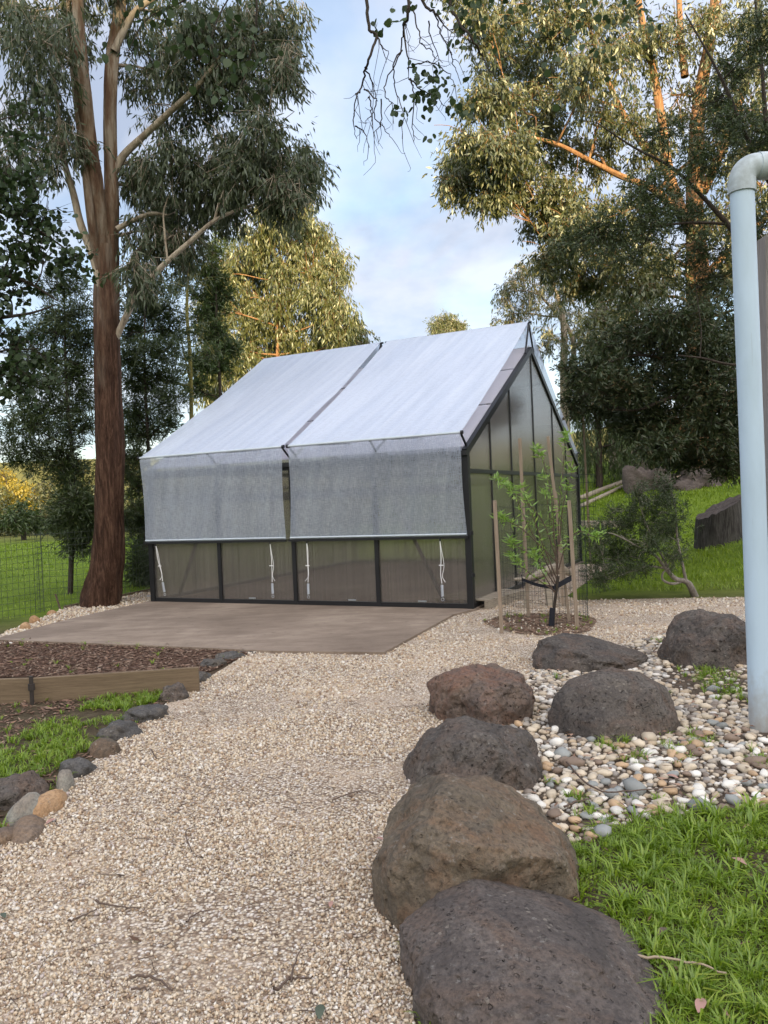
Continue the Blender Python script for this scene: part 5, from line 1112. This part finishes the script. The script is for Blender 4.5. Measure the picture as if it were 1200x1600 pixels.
# pallet, driftwood plank
pc = gp(775, 950)
pal = thing('pallet', pc, 'old silvered timber pallet lying on the gravel beside the greenhouse', 'pallet')
pu = (gp(842, 930) - gp(768, 952)).normalized(); pv = Vector((-pu.y, pu.x, 0)); o_ = gp(770, 951)
for i in range(6):
    a = o_ + pv * .02 + pu * (i * .2); MB().bar(a + Vector((0, 0, .115)), a + pv * .85 + Vector((0, 0, .115)), .15, .018).build('board', M['oldwood'], pal)
for k_ in (0.05, .42, .8):
    a = o_ + pv * k_; MB().bar(a - pu * .09 + Vector((0, 0, .055)), a + pu * 1.1 + Vector((0, 0, .055)), .05, .098).build('bearer', M['oldwood'], pal)
dy_ = gp(840, 958).y + .45
P = spline([at(803, 905, dy_), at(825, 904, dy_), at(850, 893, dy_ + .1), at(872, 888, dy_ + .2), at(892, 898, dy_ + .3)], 5)
V, F = tube_np(P, np.interp(np.linspace(0, 1, len(P)), [0, .2, .5, .8, 1], [.018, .028, .06, .075, .03]), 10, .25); V[:, 1] = dy_ + (V[:, 1] - dy_) * 1.0
dw = npmesh('driftwood', V, F, M['oldwood'], None, tuple(P[0]), True); tag(dw, 'silvery curved slab of driftwood propped behind the sapling cage', 'driftwood')
lg = at(860, 955, dy_ + .05); MB_ = MB().bar(Vector((lg.x, lg.y, -.02)), Vector((lg.x - .02, lg.y + .1, 0.42)), .07, .05).build('leg', M['oldwood'], None)
MB_.parent = dw; MB_.location = -Vector(P[0])
MB_2 = MB().bar(Vector((lg.x - .32, lg.y + .02, -.02)), Vector((lg.x - .28, lg.y, .38)), .05, .05).build('leg', M['oldwood'], None); MB_2.parent = dw; MB_2.location = -Vector(P[0])

# ------------------------------------------------------------------ grass bank: sleepers, logs, stump, shrub
def onhill(px, py):     # march the pixel ray to the terrain
    d = ray(px, py); t = 6.0
    while t < 90:
        x, y, z = d.x * t, d.y * t, CH + d.z * t
        if z <= th(x, y): return Vector((x, y, th(x, y)))
        t += .05
    return Vector((d.x * 30, d.y * 30, th(d.x * 30, d.y * 30)))
a, b = onhill(900, 822), onhill(975, 824)
zt = max(a.z, b.z)
MB().bar(Vector((a.x - .3, a.y, a.z + .06)), Vector((b.x, b.y, b.z + .06)), .14, .20).build('timber_sleeper', M['oldwood'], None, a, bevel=.01)
tag(bpy.data.objects['timber_sleeper'], 'silvered timber sleeper retaining the bank right of the greenhouse', 'sleeper')
for (pA, pB, lb, w) in (((905, 782), (1012, 740), 'long pale timber log edging the upper track', .16), ((905, 795), (985, 757), 'second pale timber log below the upper track', .12)):
    a, b = onhill(*pA), onhill(*pB); b = onhill(*pB)
    P = spline([a + Vector((0, 0, .05)), (a + b) / 2 + Vector((0, 0, max(0, th((a.x + b.x) / 2, (a.y + b.y) / 2) - (a.z + b.z) / 2) + .05)), b + Vector((0, 0, .05))], 6)
    V, F = tube_np(P, w / 2, 8, .1); tag(npmesh('timber_log', V, F, M['oldwood'], None, tuple(a), True), lb, 'log')
# pile of old bark and logs
for (x0_, x1_, yt, yb, lb, mt, kk) in ((982, 1050, 728, 758, 'low grey slab of fallen bark and root on the bank', 'logbark', .8), (1055, 1130, 722, 752, 'broken grey fallen log half under the rusty bush', 'logbark', .8), (974, 1006, 704, 742, 'smooth dark boulder leaning at the top of the bank', 'basalt_dark', 1.2)):
    h_ = onhill((x0_ + x1_) / 2, yb + 6); w_ = (x1_ - x0_) / 2 / FPX * h_.y; ht = (yb - yt) / FPX * h_.y
    V, F = rock_shape(w_, w_ * kk, ht, .2, x0_ * .1, .75, .95, ICO4)
    if mt == 'logbark': V[:, 2] = V[:, 2] * (1 - .35 * (V[:, 0] / w_)) if x0_ < 1000 else V[:, 2]
    o = npmesh('boulder' if mt != 'logbark' else 'fallen_log', V + np.array([h_.x, h_.y, h_.z]), F, M[mt], None, tuple(h_), True); tag(o, lb, 'boulder' if mt != 'logbark' else 'log')
for i in range(7):
    p = onhill(1000 + i * 16, 756 - (i % 3) * 3); d = Vector((R.uniform(-.5, .9), R.uniform(-.3, .3), R.uniform(.05, .3))); V, F = tube_np([p + Vector((0, -.25, .1)), p + d * .6 + Vector((0, -.25, .1)), p + d * 1.1 + Vector((0, -.25, .08))], [.06, .05, .02], 6, .3)
    tag(npmesh('dead_branch', V, F, M['twig_pale'] if i % 2 else M['logbark'], None, tuple(p)), ['leftmost dead branch of the pile at the top of the grass bank', 'second dead branch from the left in the pile on the bank', 'third dead branch from the left in the pile on the bank', 'middle dead branch of the pile on the bank', 'third dead branch from the right in the pile on the bank', 'second dead branch from the right in the pile on the bank', 'rightmost dead branch of the pile, nearest the charred stump'][i], 'branch', 'dead branches on the bark pile')
# stump
h_ = onhill(1126, 852); s_ = h_.y / FPX
root = thing('tree_stump', h_, 'charred grey tree stump with deep vertical furrows on the grass bank', 'tree stump')
V, F = ICO6; d = V.copy(); n_ = 72
P = [h_ + Vector((-.02 * k, 0, .0 + k * .08 * s_ * 11)) for k in range(-1, 9)]
ring = []; zz_ = np.linspace(-.1, 1, 12)
Vs = []
H_ = 68 * s_
for z in zz_:
    for j in range(n_):
        a = j / n_ * 2 * math.pi; rr = 32 * s_ * (1.0 + .10 * (1 - z)) * (1 + .13 * noise.noise(Vector((math.cos(a) * 1.5, math.sin(a) * 1.5, 3))) + .10 * abs(noise.noise(Vector((math.cos(a) * 7, math.sin(a) * 7, z * .6)))) + .05 * noise.noise(Vector((math.cos(a) * 16, math.sin(a) * 16, z))))
        top = 1.0 + .30 * math.cos(a) * 1.0 + .06 * noise.noise(Vector((math.cos(a) * 4, math.sin(a) * 4, 7)))
        Vs.append([h_.x + rr * math.cos(a) * 1.05 - .10 * z * 0, h_.y + rr * math.sin(a), h_.z + z * H_ * top * .88])
idx = np.arange(len(Vs)).reshape(12, n_); F = np.stack([idx[:-1], np.roll(idx[:-1], -1, 1), np.roll(idx[1:], -1, 1), idx[1:]], -1).reshape(-1, 4)
npmesh('trunk', Vs, F, M['stump'], root, smooth=False)
tp = MB(); rim = [Vector(v) for v in Vs[-n_:]]; c_ = sum(rim, Vector()) / n_ - Vector((0, 0, .04)); tp.add(rim + [c_], [(i, (i + 1) % n_, n_) for i in range(n_)]); tp.build('top', M['logbark'], root)
# low shrub with grey branches
hb = onhill(1088, 932); Ys = hb.y - .1
def SH(l): return [at(a, b, Ys + (a - 1088) * .002) for a, b in l]
st = [([hb - Vector((0, 0, .05))] + SH([(1078, 915), (1070, 908), (1055, 904), (1040, 888), (1028, 872), (1015, 860)]), [.05, .045, .036, .032, .026, .018, .008]), (SH([(1068, 908), (1050, 912), (1036, 906), (1036, 895), (1046, 888)]), [.02, .018, .016, .013, .008]), (SH([(1072, 908), (1066, 880), (1058, 840), (1056, 800), (1050, 770)]), [.022, .018, .014, .01, .004]), (SH([(1040, 888), (1010, 885), (980, 895), (955, 905)]), [.016, .012, .009, .004]),
      (SH([(1052, 903), (1030, 860), (1010, 820), (1000, 790)]), [.016, .013, .009, .004]), (SH([(1030, 872), (990, 850), (960, 835), (935, 830)]), [.012, .01, .007, .003])]
tree('low_shrub', 'open low shrub with twisted grey branches on the grass bank', hb, st,
     [cl(a, b, Ys + R.uniform(-.35, .35), c, d, e) for a, b, c, d, e in ((960, 830, 30, 22, .8), (1000, 810, 32, 22, .9), (1040, 800, 30, 24, .9), (1010, 780, 26, 16, .5), (1045, 770, 14, 18, .4), (975, 860, 36, 22, .9), (1010, 850, 30, 20, .7), (1060, 840, 24, 24, .5), (940, 870, 26, 22, .8), (930, 845, 20, 20, .6), (985, 890, 34, 16, .8), (940, 900, 26, 14, .6), (1055, 870, 20, 16, .3), (1030, 830, 24, 18, .6), (1000, 770, 8, 14, .2), (1034, 752, 6, 12, .2), (960, 800, 12, 16, .2))],
     M['lf_shrub'], M['bark_grey'], .042, .009, 'fern', 250, 14, .14, -.2, .8, 9, limb_r=.009, twig_r=.0022, cat='shrub')

# ------------------------------------------------------------------ pipe and post at the right
pb = gp(1190, 1142); pb.x = at(1190, 1142, pb.y).x
pp = thing('pvc_pipe', pb, 'tall pale blue-grey plastic pipe with an elbow at the top, right edge', 'pipe')
pr = .069; zt = at(1158, 290, pb.y).z; xo = at(1159, 290, pb.y).x - pb.x
MB().tube([pb + Vector((0, 0, -.05)), pb + Vector((xo * .5 + .004, 0, zt * .5)), pb + Vector((xo, 0, zt))], pr, 48, False).build('pipe', M['pvc'], pp, smooth=True)
e0 = pb + Vector((xo, 0, zt)); er = .092; pts = [e0 + Vector((0, 0, -.02))] + [e0 + Vector((er - er * math.cos(t), 0, .02 + er * math.sin(t))) for t in np.linspace(0, math.pi / 2, 14)] + [e0 + Vector((er + .03, 0, .02 + er))]
MB().tube(pts, pr + .006, 48, True).build('elbow', M['pvc_dirty'], pp, smooth=True)
MB().tube([e0 + Vector((0, 0, -.045)), e0 + Vector((0, 0, .03))], pr + .0105, 48, True).build('collar', M['pvc_dirty'], pp, smooth=False)
MB().tube([e0 + Vector((er + .005, 0, .02 + er)), e0 + Vector((er + .07, 0, .02 + er))], pr + .0105, 48, True).build('collar', M['pvc_dirty'], pp)
MB().tube([e0 + Vector((er, 0, .02 + er)), e0 + Vector((er + 1.6, 0, .02 + er))], pr, 48, True).build('pipe', M['pvc_dirty'], pp, smooth=True)
py_ = 5.25; q = at(1205, 1000, py_); tz = at(1193, 372, py_).z
MB().bar(Vector((q.x + .012, py_, -.05)), Vector((at(1194, 372, py_).x + .028, py_, tz)), .10, .12, Vector((0, 1, 0))).build('timber_post', M['postwood'], None, Vector((q.x, py_, 0)), bevel=.008)
tag(bpy.data.objects['timber_post'], 'grey weathered square timber post just behind the pale pipe', 'post')
cpts = [Vector((at(1178, 560, 5.1).x, 5.1, 2.6)), Vector((at(1186, 900, 5.1).x, 5.1, 1.0)), Vector((at(1192, 1090, 5.1).x, 5.1, 0.02))]
tag(MB().tube(spline(cpts, 5), .008, 6).build('black_cable', M['strap'], None, cpts[2]), 'thin black cable running down between pipe and post', 'cable')

# ------------------------------------------------------------------ grass
def blades(P, h, w, lean, tuft=None):
    n = len(P); a = rng.uniform(0, 2 * np.pi, n); D = np.stack([np.cos(a), np.sin(a), np.zeros(n)], -1); S = np.stack([-np.sin(a), np.cos(a), np.zeros(n)], -1)
    if tuft is not None: D = tuft; S = np.stack([-D[:, 1], D[:, 0], np.zeros(n)], -1)
    h = h[:, None]; w = w[:, None]; le = lean[:, None]; U = np.array([0, 0, 1.0])
    p1 = P + U * h * .55 + D * h * le * .35; p2 = P + U * h * (1 - .35 * le) + D * h * le * 1.1
    V = np.stack([P - S * w * .35, P + S * w * .35, p1 + S * w * .5, p1 - S * w * .5, p2 + S * w * .06, p2 - S * w * .06], 1).reshape(-1, 3)
    i = (np.arange(n) * 6)[:, None]; F = np.concatenate([i + np.array([[0, 1, 2, 3]]), i + np.array([[3, 2, 4, 5]])])
    return V, F
def patch(C, k, h, w, spread=.02):
    """tufts at C"""
    n = len(C); a = rng.uniform(0, 2 * np.pi, (n, k)); r = rng.uniform(0, spread, (n, k))
    D = np.stack([np.cos(a), np.sin(a), np.zeros((n, k))], -1)
    P = C[:, None] + D * r[..., None]; m_ = n * k
    hs = (h * rng.uniform(.6, 1.3, (n, 1)) * rng.uniform(.55, 1.1, (n, k))).reshape(-1)
    return blades(P.reshape(-1, 3), hs, w * rng.uniform(.6, 1.3, m_), rng.uniform(.2, 1.25, m_), D.reshape(-1, 3))
nb = NB()
C = scatter(lawn_poly, 520, (1.7, 4.5), .008); C = C[[freeb(x, y) for x, y, z in C]]
f = np.array([noise.noise(Vector((p[0] * 2.6, p[1] * 2.6, 2))) for p in C]); C = C[f > .0 + rng.normal(size=len(C)) * .14]
C[:, :2] += rng.normal(size=(len(C), 2)) * .035; V, F = patch(C, 14, .054, .0046, .024); nb.add(V, F)
C2 = scatter(lawn_poly, 90, (1.7, 4.5), .008); C2 = C2[[freeb(x, y) for x, y, z in C2]]; V, F = patch(C2, 15, .085, .0078, .024); nb.add(V, F)
C4 = scatter(lawn_poly, 2300, (1.7, 4.5), .008); C4 = C4[np.array([noise.noise(Vector((p[0] * 3.4, p[1] * 3.4, 31))) for p in C4]) > -.12]; C4 = C4[[freeb(x, y) for x, y, z in C4]]; V, F = patch(C4, 4, .042, .0028, .02); nb.add(V, F)
C3 = scatter(lawn_poly, 4500, (1.7, 4.5), .008); C3 = C3[[freeb(x, y) for x, y, z in C3]]
V, F = leafquads(C3 + np.array([0, 0, .012]) * rng.uniform(0, 2, (len(C3), 1)), rng.normal(size=(len(C3), 3)) * np.array([1, 1, .4]) + np.array([0, 0, .3]), rng.uniform(.010, .02, len(C3)), rng.uniform(.008, .014, len(C3))); nb.add(V, F)
tag(nb.build('lawn_grass', M['grass']), 'lush bright green broad-bladed grass at the lower right', 'grass', kind='stuff')
# grass bits in the pebble bed and beside the boulders
nb = NB(); L_ = []
for (px, py, n_, s) in ((915, 1010, 3, .03), (960, 1020, 4, .04), (1025, 1005, 6, .05), (870, 1062, 3, .03), (1110, 1060, 60, .22), (1130, 1085, 40, .2), (1000, 1140, 12, .10), (1090, 1160, 16, .12), (1060, 1180, 10, .10), (985, 1190, 8, .08), (945, 1170, 5, .06), (1040, 1090, 4, .04), (830, 1362, 5, .05), (870, 1372, 5, .05), (1180, 1190, 10, .1), (900, 1255, 8, .06), (920, 1275, 8, .06), (645, 1490, 2, .015), (640, 1440, 3, .02), (940, 1300, 8, .08), (1040, 1275, 10, .1), (820, 1110, 4, .04), (860, 1230, 3, .04), (970, 1165, 6, .06)):
    g_ = gp(px, py)
    for _ in range(n_): L_.append([g_.x + R.gauss(0, s * .5), g_.y + R.gauss(0, s * .8), .012])
V, F = patch(np.array(L_), 9, .055, .005, .012); nb.add(V, F)
tag(nb.build('weed_grass', M['grass']), 'weedy grass tufts sprouting between pebbles and boulders', 'grass', kind='stuff')
# left bed grass
nb = NB(); leftg = [gp(*p) for p in ((-200, 1190), (0, 1168), (90, 1122), (180, 1085), (255, 1072), (262, 1090), (200, 1120), (150, 1168), (70, 1215), (0, 1232), (-200, 1300))]
C = scatter(leftg, 700, (2, 9), .008); f = np.array([noise.noise(Vector((p[0] * 2.2, p[1] * 2.2, 12))) for p in C]); C = C[f > -.18 + rng.normal(size=len(C)) * .1]
V, F = patch(C, 10, .055, .005, .014); nb.add(V, F)
C = scatter(bedL_poly, 30, (2, 9), .008); V, F = patch(C, 9, .05, .005, .014); nb.add(V, F)
C = scatter(mulch_poly, 6, (2, 12), .01); V, F = patch(C, 9, .05, .006, .014); nb.add(V, F)
C = scatter(ring_poly, 25, (2, 12), .012); V, F = patch(C, 9, .05, .006, .014); nb.add(V, F)
tag(nb.build('bed_grass', M['grass']), 'bright grass growing in the left bed between sleeper and edging rocks', 'grass', kind='stuff')
# hill and paddock grass
def hillscatter(n, x0, x1, y0, y1, cond):
    x = rng.uniform(x0, x1, n); y = y0 + (y1 - y0) * rng.uniform(0, 1, n) ** 1.5; k = cond(x, y); return np.stack([x[k], y[k], terrain(x[k], y[k])], -1)
nb = NB()
C = hillscatter(48000, 2.2, 15, 10.5, 27, lambda x, y: (terrain(x, y) > .015) & (np.abs(x) < y * .56))
V, F = blades(C, .085 * rng.uniform(.4, 1.4, len(C)) * (C[:, 1] / 13) ** .4, .011 * (C[:, 1] / 12), rng.uniform(.2, 1.2, len(C))); nb.add(V, F)
tag(nb.build('bank_grass', M['grass_far']), 'vivid green grass covering the bank right of the greenhouse', 'grass', kind='stuff')
nb = NB()
fx, fy = FP[:, 0], FP[:, 1]
def beyond(x, y): return (y > np.interp(x, fx, fy) + .1) & (np.abs(x) < y * .56) 
C = hillscatter(42000, -24, -1.5, 10, 42, beyond)
V, F = blades(C, .05 * rng.uniform(.4, 1.5, len(C)) * (C[:, 1] / 13) ** .5, .010 * (C[:, 1] / 12), rng.uniform(.3, 1.3, len(C))); nb.add(V, F)
tag(nb.build('paddock_grass', M['grass_far']), 'short green pasture grass beyond the wire fence', 'grass', kind='stuff')

# ------------------------------------------------------------------ mulch chips, leaf litter, twigs
P = scatter(mulch_poly, 1000, (5, 12), .016); V, F = stones(P, .016 * np.exp(rng.normal(size=len(P)) * .4), (1.6, .5, .22), flat=True)
P2 = scatter(bedL_poly, 900, (3, 9), .012, [leftg]); V2, F2 = stones(P2, .013 * np.exp(rng.normal(size=len(P2)) * .4), (1.6, .5, .22), flat=True)
P3 = scatter(ring_poly, 900, (3, 12), .014); V3, F3 = stones(P3, .016 * np.exp(rng.normal(size=len(P3)) * .4), (1.6, .4, .25), flat=True)
tag(npmesh('bark_mulch', np.concatenate([V, V2, V3]), np.concatenate([F, F2 + len(V), F3 + len(V) + len(V2)]), M['chips']), 'dark brown bark chips on the garden beds', 'mulch', kind='stuff')
LP = np.concatenate([scatter(bedL_poly, 60, (3, 9), .02), scatter(ring_poly, 90, (3, 12), .02), scatter(peb_poly, 55, (2, 8), .045), scatter(lawn_poly, 26, (1.7, 5), .03), scatter(mulch_poly, 14, (5, 12), .02), scatter(path_poly, 2.5, (1.7, 9), .016, hideR)])
D = rng.normal(size=LP.shape) * np.array([1, 1, .25]); V, F = leafquads(LP, D, rng.uniform(.035, .075, len(LP)), rng.uniform(.014, .026, len(LP)))
# keep the small litter lying flat
V = V.reshape(-1, 4, 3); V[:, :, 2] = LP[:, None, 2] + (V[:, :, 2] - LP[:, None, 2]) * .3; V = V.reshape(-1, 3)
tag(npmesh('leaf_litter', V, F, M['litter']), 'small dry leaves scattered over beds and path', 'leaf litter', kind='stuff')
FL = [((1035, 1455), .030, 'dry curled leaf in the lawn right of the front boulder'), ((1155, 1345), .034, 'pale pink dry leaf on the lawn near the right edge'), ((1095, 1570), .036, 'pinkish dry leaf low in the lawn near the bottom edge'), ((517, 1412), .022, 'small dusty pink leaf on the path left of the brown boulder'), ((500, 1580), .034, 'grey-green leaf at the bottom edge of the path'), ((593, 1310), .022, 'reddish leaf on the gravel beside the brown boulder'),
      ((64, 1203), .034, 'pink dry leaf above the orange tan stone'), ((80, 1283), .034, 'mauve dry leaf beside the left stone cluster'), ((5, 1430), .024, 'dark green leaf at the left edge of the path'), ((275, 1270), .022, 'brown curled leaf on the path below the edging rocks'), ((1025, 1180), .03, 'brown dry leaf among pebbles near the round brown pebble'), ((1050, 1213), .034, 'reddish dry leaf on pebbles above the lawn')]
for (p, s, lb) in FL:
    c = gp(*p, .02 if p[0] < 640 else .045); a = R.uniform(0, 6.3); pts = []; 
    for k_ in range(9):
        t = k_ / 8
        for sd in (-1, 0, 1):
            w = s * .42 * math.sin(math.pi * min(1, t * .96 + .02)) ** .8
            x, y, z = (t - .5) * s * 2, sd * w, abs(sd) * .25 * w + .16 * s * math.cos((t - .5) * 3)
            pts.append(c + Vector((x * math.cos(a) - y * math.sin(a), x * math.sin(a) + y * math.cos(a), z - .002)))
    F = [(k_ * 3 + j, k_ * 3 + j + 1, k_ * 3 + j + 4, k_ * 3 + j + 3) for k_ in range(8) for j in (0, 1)]
    mt = M['leafpink'] if ('pink' in lb or 'red' in lb or 'mauve' in lb) else (M.setdefault('leafgreen', m_simple('dull_green_leaf', (.07, .085, .06), .6)) if 'green' in lb else M['twig'])
    o = MB().add(pts, F).build('fallen_leaf', mt, None, c, smooth=True); tag(o, lb, 'leaf')
TW = [([(150, 1408), (185, 1416), (218, 1420)], .004, 'dark twig across the path at the left, above the long one'), ([(205, 1527), (240, 1527), (270, 1546)], .005, 'curved dark twig near the bottom of the path'), ([(245, 1277), (265, 1285), (270, 1312)], .0035, 'pale hooked twig on the path below the rocks'), ([(430, 1548), (455, 1530), (490, 1528)], .005, 'forked brown twig in the lower middle of the path'),
      ([(455, 1532), (462, 1500), (472, 1480)], .0035, 'thin twig crossing the forked brown twig'), ([(290, 1440), (310, 1426), (328, 1422)], .0035, 'short dark twig in the middle of the path'), ([(205, 1545), (225, 1544), (235, 1546)], .004, 'short thick twig beneath the curved dark twig'), ([(105, 1440), (125, 1433), (150, 1420)], .004, 'brown twig left of centre on the path'),
      ([(945, 1470), (990, 1492), (1060, 1500), (1135, 1520)], .006, 'long pale brown stick lying across the lawn'), ([(880, 1262), (900, 1252), (925, 1248)], .006, 'reddish strip of bark on the pebbles'), ([(885, 1190), (930, 1232), (1000, 1235), (1080, 1225)], .005, 'long bent brown stick lying across the pebble bed'), ([(235, 1170), (245, 1185), (255, 1182)], .003, 'small dark twig beside the flat brownish edging stone'),
      ([(520, 1250), (560, 1236), (590, 1240)], .0035, 'thin twig on the path left of the brown boulder'), ([(300, 1330), (290, 1300), (310, 1290)], .003, 'fine bent twig on the upper path'), ([(205, 1070), (212, 1060), (216, 1052)], .003, 'pale curved twig leaning on the timber sleeper')]
for l, r, lb in TW:
    zz0 = .014 if l[0][0] < 620 else .05
    P = spline([gp(a, b, zz0 + R.uniform(0, .008)) for a, b in l], 6); P += rng.normal(size=P.shape) * r * .5
    V, F = tube_np(P, np.linspace(r, r * .5, len(P)), 6, .3); tag(npmesh('twig', V, F, M['twig_pale'] if 'pale' in lb else M['twig'], None, tuple(P[0]), True), lb, 'twig')
# fine twig litter on the path
nb = NB(); P = scatter(path_poly, 26, (1.7, 7), .014, hideR)
for p in P:
    a = rng.uniform(0, 6.3); l_ = rng.uniform(.02, .09); d = np.array([math.cos(a), math.sin(a), 0]) * l_; V, F = tube_np([p, p + d * .5 + rng.normal(size=3) * .006, p + d], [.0018, .0015, .001], 3); nb.add(V, F)
tag(nb.build('twig_litter', M['twig']), 'fine dark twigs and needles strewn over the gravel path', 'twig litter', kind='stuff')
print('TRIS', sum(len(o.data.loops) - 2 * len(o.data.polygons) for o in bpy.data.objects if o.type == 'MESH'))
